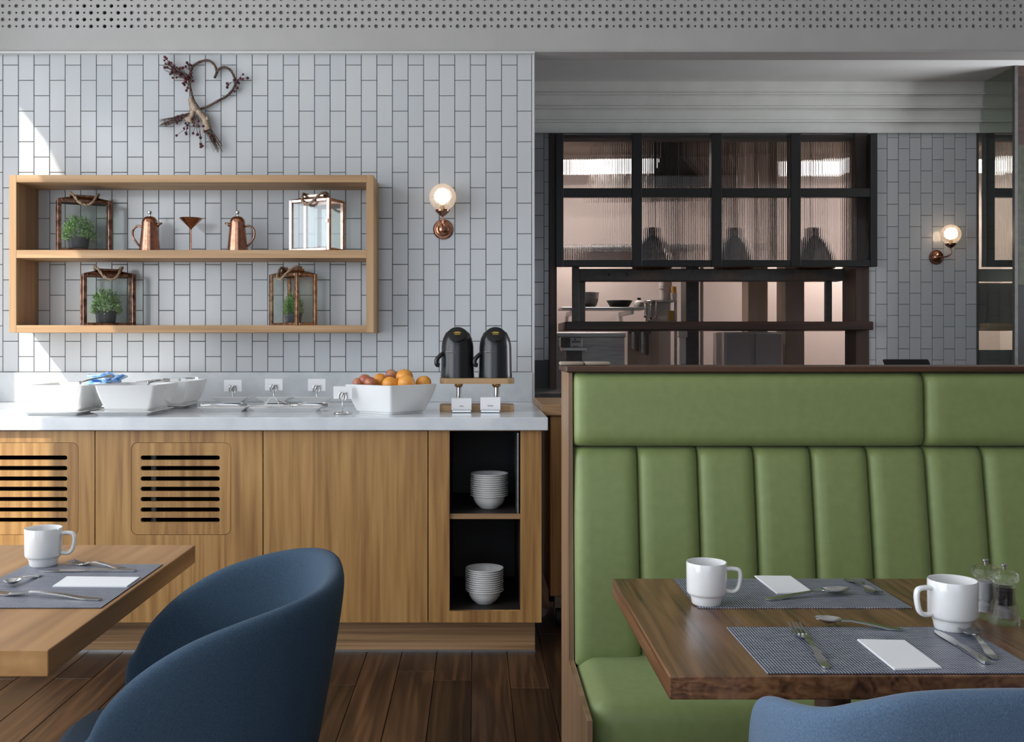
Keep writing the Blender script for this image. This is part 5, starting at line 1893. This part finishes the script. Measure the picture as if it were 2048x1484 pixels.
def cutlery(kind, label, head, tail, z=ZMAT, group='cutlery on the placemats'):
    """head / tail: pixels of the tip and of the handle end on the table"""
    p, q = tp_(*head), tp_(*tail)
    v = p - q
    L = v.length
    t = thing({'fork': 'fork', 'spoon': 'spoon', 'knife': 'knife'}[kind], label, kind, (q.x, q.y, z), math.atan2(v.y, v.x), group)
    h = L * {'fork': 0.60, 'spoon': 0.68, 'knife': 0.52}[kind]
    hp = [(0, 0.002, 0.0018, 0), (0.004, 0.0062, 0.0018, 0), (0.03 * L / 0.19, 0.0070, 0.0020, 0), (h * 0.5, 0.0052, 0.006, 0), (h * 0.85, 0.0034, 0.0095, 0), (h, 0.0030, 0.0080, 0)]
    if kind == 'knife':
        hp = [(0, 0.004, 0.0026, 0), (0.003, 0.0062, 0.0026, 0), (h * 0.6, 0.0058, 0.003, 0), (h, 0.0045, 0.0026, 0)]
        obj('handle', strip(NB(), hp, 0.0042), M['steel'], t, True, 50)
        bl = [(h - 0.001, 0.0045, 0.0024, 0), (h + (L - h) * 0.08, 0.0068, 0.0022, 0), (h + (L - h) * 0.55, 0.0088, 0.0018, 0), (h + (L - h) * 0.85, 0.0066, 0.0014, 0), (L, 0.0012, 0.0012, 0)]
        obj('blade', strip(NB(), bl, 0.0014), M['steel'], t, True, 50)
        return t
    obj('handle', strip(NB(), hp, 0.0026), M['steel'], t, True, 50)
    if kind == 'spoon':
        R_ = L - h
        bp = []
        for k in range(11):
            u = k / 10
            hw = 0.0155 * math.sqrt(max(0.0, 1 - (2 * u - 1) ** 2)) * (L / 0.17) ** 0.3 * (1 - 0.18 * u) + 0.0028
            cup = 0.0075 * math.sin(math.pi * min(1, u * 1.02))
            bp.append((h - 0.001 + R_ * u, hw, 0.0098, cup))
        obj('bowl', strip(NB(), bp, 0.0012), M['steel'], t, True, 60)
    else:
        nl = (L - h) * 0.45
        bp = [(h - 0.001, 0.0030, 0.0078, 0), (h + nl * 0.4, 0.0085, 0.0045, 0.0015), (h + nl, 0.0115, 0.0022, 0.001)]
        obj('neck', strip(NB(), bp, 0.0018), M['steel'], t, True, 50)
        for k in range(4):
            yk = -0.0092 + k * 0.00613
            a0 = h + nl - 0.0005
            bm = NB()
            tp0 = [(a0, 0.0019, 0.0024, 0), (a0 + (L - a0) * 0.5, 0.0017, 0.0034, 0), (L, 0.0008, 0.0075, 0)]
            strip(bm, tp0, 0.0016)
            bmesh.ops.translate(bm, verts=bm.verts, vec=(0, yk, 0))
            obj('tine', bm, M['steel'], t, True, 50)
    return t


cutlery('fork', 'steel fork next to the napkin on the open-side placemat', (1588, 1256), (1654, 1341))
cutlery('spoon', 'steel teaspoon along the far edge of the open-side placemat', (1627, 1248), (1805, 1264))
cutlery('knife', 'steel knife next to the napkin below the mug', (1870, 1265), (1975, 1332))
cutlery('spoon', 'steel spoon below the mug next to the knife', (1930, 1266), (1990, 1323))
cutlery('fork', 'steel fork at the far end of the bench-side placemat', (1757, 1194), (1692, 1161))
cutlery('spoon', 'steel spoon beside the napkin on the bench-side placemat', (1699, 1188), (1530, 1203))
cutlery('knife', 'steel knife along the mug side of the oak table placemat', (78, 1145), (272, 1145))
cutlery('fork', 'steel fork resting by the knife on the oak table placemat', (141, 1129), (252, 1141))
cutlery('spoon', 'steel spoon below the mug on the oak table placemat', (12, 1177), (82, 1153))
cutlery('fork', 'steel fork lying before the napkin on the oak table placemat', (-36, 1189), (203, 1203))


def mill(label, px, py, fill, filllab):
    p = tp_(px, py)
    t = thing('pepper_mill' if fill == 'pepper' else 'salt_mill', label, 'mill', (p.x, p.y, ZT + 0.0003), 0, 'clear acrylic mills')
    obj('mill_body', lathe(NB(), [(0, 0.0), (0.0245, 0), (0.025, 0.004), (0.0245, 0.012), (0.022, 0.022), (0.021, 0.030), (0.0175, 0.040), (0.0165, 0.055), (0.0185, 0.064), (0.019, 0.066), (0.0135, 0.067), (0.0135, 0.012), (0, 0.010)], 32), M['acrylic'], t, True, 30)
    obj('fill', lathe(NB(), [(0, 0.0315), (0.0128, 0.0315), (0.0128, 0.062), (0, 0.063)], 24), M[fill], t, True, 40)
    obj('mechanism', lathe(NB(), [(0, 0.0105), (0.0128, 0.0105), (0.0128, 0.0225), (0.010, 0.024), (0.006, 0.031), (0, 0.031)], 24), M['white_pl'] if fill == 'pepper' else M['salt'], t, True, 40)
    obj('mill_top', lathe(NB(), [(0, 0.0675), (0.015, 0.0675), (0.0215, 0.072), (0.0235, 0.078), (0.0215, 0.086), (0.014, 0.0905), (0.005, 0.092), (0, 0.092)], 32), M['acrylic'], t, True, 30)
    obj('knob', lathe(NB(), [(0, 0.0925), (0.0028, 0.0925), (0.0028, 0.097), (0.0055, 0.0985), (0.0055, 0.101), (0, 0.102)], 16), M['steel'], t, True, 30)


mill('clear acrylic salt mill with white salt behind the mug', 1971, 1234, 'salt', '')
mill('clear acrylic pepper mill with black peppercorns at the table edge', 2008.5, 1246, 'pepper', '')


# ================================================================== CHAIRS
def tub_chair(label, loc, rz, mat, half, wscale=1.0):
    t = thing('tub_chair', label, 'chair', loc, rz, 'blue tub chairs')
    path = smooth_path([(-u, d, z) for u, d, z in half[::-1]] + [(u, d, z) for u, d, z in half[1:]], 3)
    n = len(path)
    bm = NB()
    rings = []
    th = 0.042
    for i, p in enumerate(path):
        t1 = (path[min(i + 1, n - 1)] - path[max(i - 1, 0)])
        t1.z = 0
        t1.normalize()
        out = Vector((t1.y, -t1.x, 0))       # outward of the shell
        top = p.z
        ring = []
        zl = 0.20

        def P(z, off):
            lean = (0.82 - z) * 0.20
            b = Vector((p.x, p.y, 0)) - out * (lean - 0) + out * off
            return bm.verts.new((b.x * wscale, b.y - 0.30, z))
        hgt = top - zl
        for f in (0.0, 0.25, 0.5, 0.75, 0.92):
            ring.append(P(zl + hgt * f, 0.0 + 0.010 * math.sin(math.pi * f)))
        ring.append(P(top - 0.006, -0.004))
        ring.append(P(top, -th * 0.5))
        ring.append(P(top - 0.006, -th + 0.004))
        zi = 0.36
        for f in (0.92, 0.7, 0.35, 0.0):
            ring.append(P(zi + (top - zi) * f, -th))
        rings.append(ring)
    for a, b in zip(rings, rings[1:]):
        m = len(a)
        for k in range(m):
            bm.faces.new((a[k], a[(k + 1) % m], b[(k + 1) % m], b[k]))
    # rounded arm fronts
    for ring, sgn in ((rings[0], -1), (rings[-1], 1)):
        c = []
        for v in ring:
            co = v.co.copy()
            co.y += 0.016
            mid = sum((w_.co for w_ in ring), Vector()) / len(ring)
            co.x += (mid.x - co.x) * 0.45
            co.z += (mid.z - co.z) * 0.06
            c.append(bm.verts.new(co))
        m = len(ring)
        for k in range(m):
            bm.faces.new((ring[k], ring[(k + 1) % m], c[(k + 1) % m], c[k]))
        bm.faces.new(c)
    o = obj('shell', bm, mat, t, True)
    subsurf(o, 2)
    # seat cushion: superellipse slab with a soft edge
    bm = NB()
    rows = []
    for sc, z in ((0.90, 0.34), (0.985, 0.36), (1.0, 0.42), (0.985, 0.475), (0.93, 0.512), (0.80, 0.532), (0.5, 0.542), (0.0, 0.545)):
        if sc == 0:
            rows.append([bm.verts.new((0, 0.03, z))])
            continue
        row = []
        for k in range(40):
            a = 2 * math.pi * k / 40
            ca, sa = math.cos(a), math.sin(a)
            x = 0.175 * math.copysign(abs(ca) ** 0.55, ca) * sc
            y = 0.20 * math.copysign(abs(sa) ** 0.6, sa) * sc
            if y < 0:
                x *= 1 - 0.3 * (y / 0.2) ** 2
            row.append(bm.verts.new((x, 0.03 + y, z)))
        rows.append(row)
    for a, b in zip(rows, rows[1:]):
        for k in range(40):
            j = (k + 1) % 40
            if len(b) == 1:
                bm.faces.new((a[k], a[j], b[0]))
            else:
                bm.faces.new((a[k], a[j], b[j], b[k]))
    bm.faces.new(rows[0][::-1])
    obj('seat', bm, mat, t, True, 70)
    obj('seat_base', B(-0.14, 0.14, -0.12, 0.17, 0.215, 0.339, 0.01), mat, t)
    for sx in (-1, 1):
        for yy in (-0.13, 0.16):
            bm = NB()
            tube(bm, [(sx * 0.15, yy, 0.214), (sx * 0.20, yy * 1.35, 0.0)], [0.02, 0.012], 12)
            obj('leg', bm, M['dark_wood_v'], t, True, 40)
    return t


# chair at the oak table: back to the right, facing the table
a = R(90 + 10)
cx_, cy_ = -0.24 - 0.2955, 1.815
HALF_A = [(0.0, 0.0, 0.820), (0.10, 0.006, 0.819), (0.185, 0.032, 0.814), (0.245, 0.090, 0.804), (0.276, 0.170, 0.786), (0.288, 0.255, 0.758), (0.290, 0.335, 0.712), (0.288, 0.395, 0.655), (0.286, 0.425, 0.60)]
tub_chair('deep blue tub chair drawn up to the light oak table', (cx_, cy_, 0), a, M['blue'], HALF_A)
HALF_B = [(0.0, 0.0, 0.820), (0.112, 0.006, 0.814), (0.172, 0.022, 0.7986), (0.222, 0.052, 0.779), (0.255, 0.100, 0.768), (0.275, 0.165, 0.757), (0.281, 0.205, 0.744), (0.284, 0.240, 0.712), (0.284, 0.285, 0.660), (0.282, 0.33, 0.60)]
tub_chair('lighter blue tub chair with its back turned, at the dark table', (0.642, 1.160 + 0.30, 0), R(0), M['denim'], HALF_B)
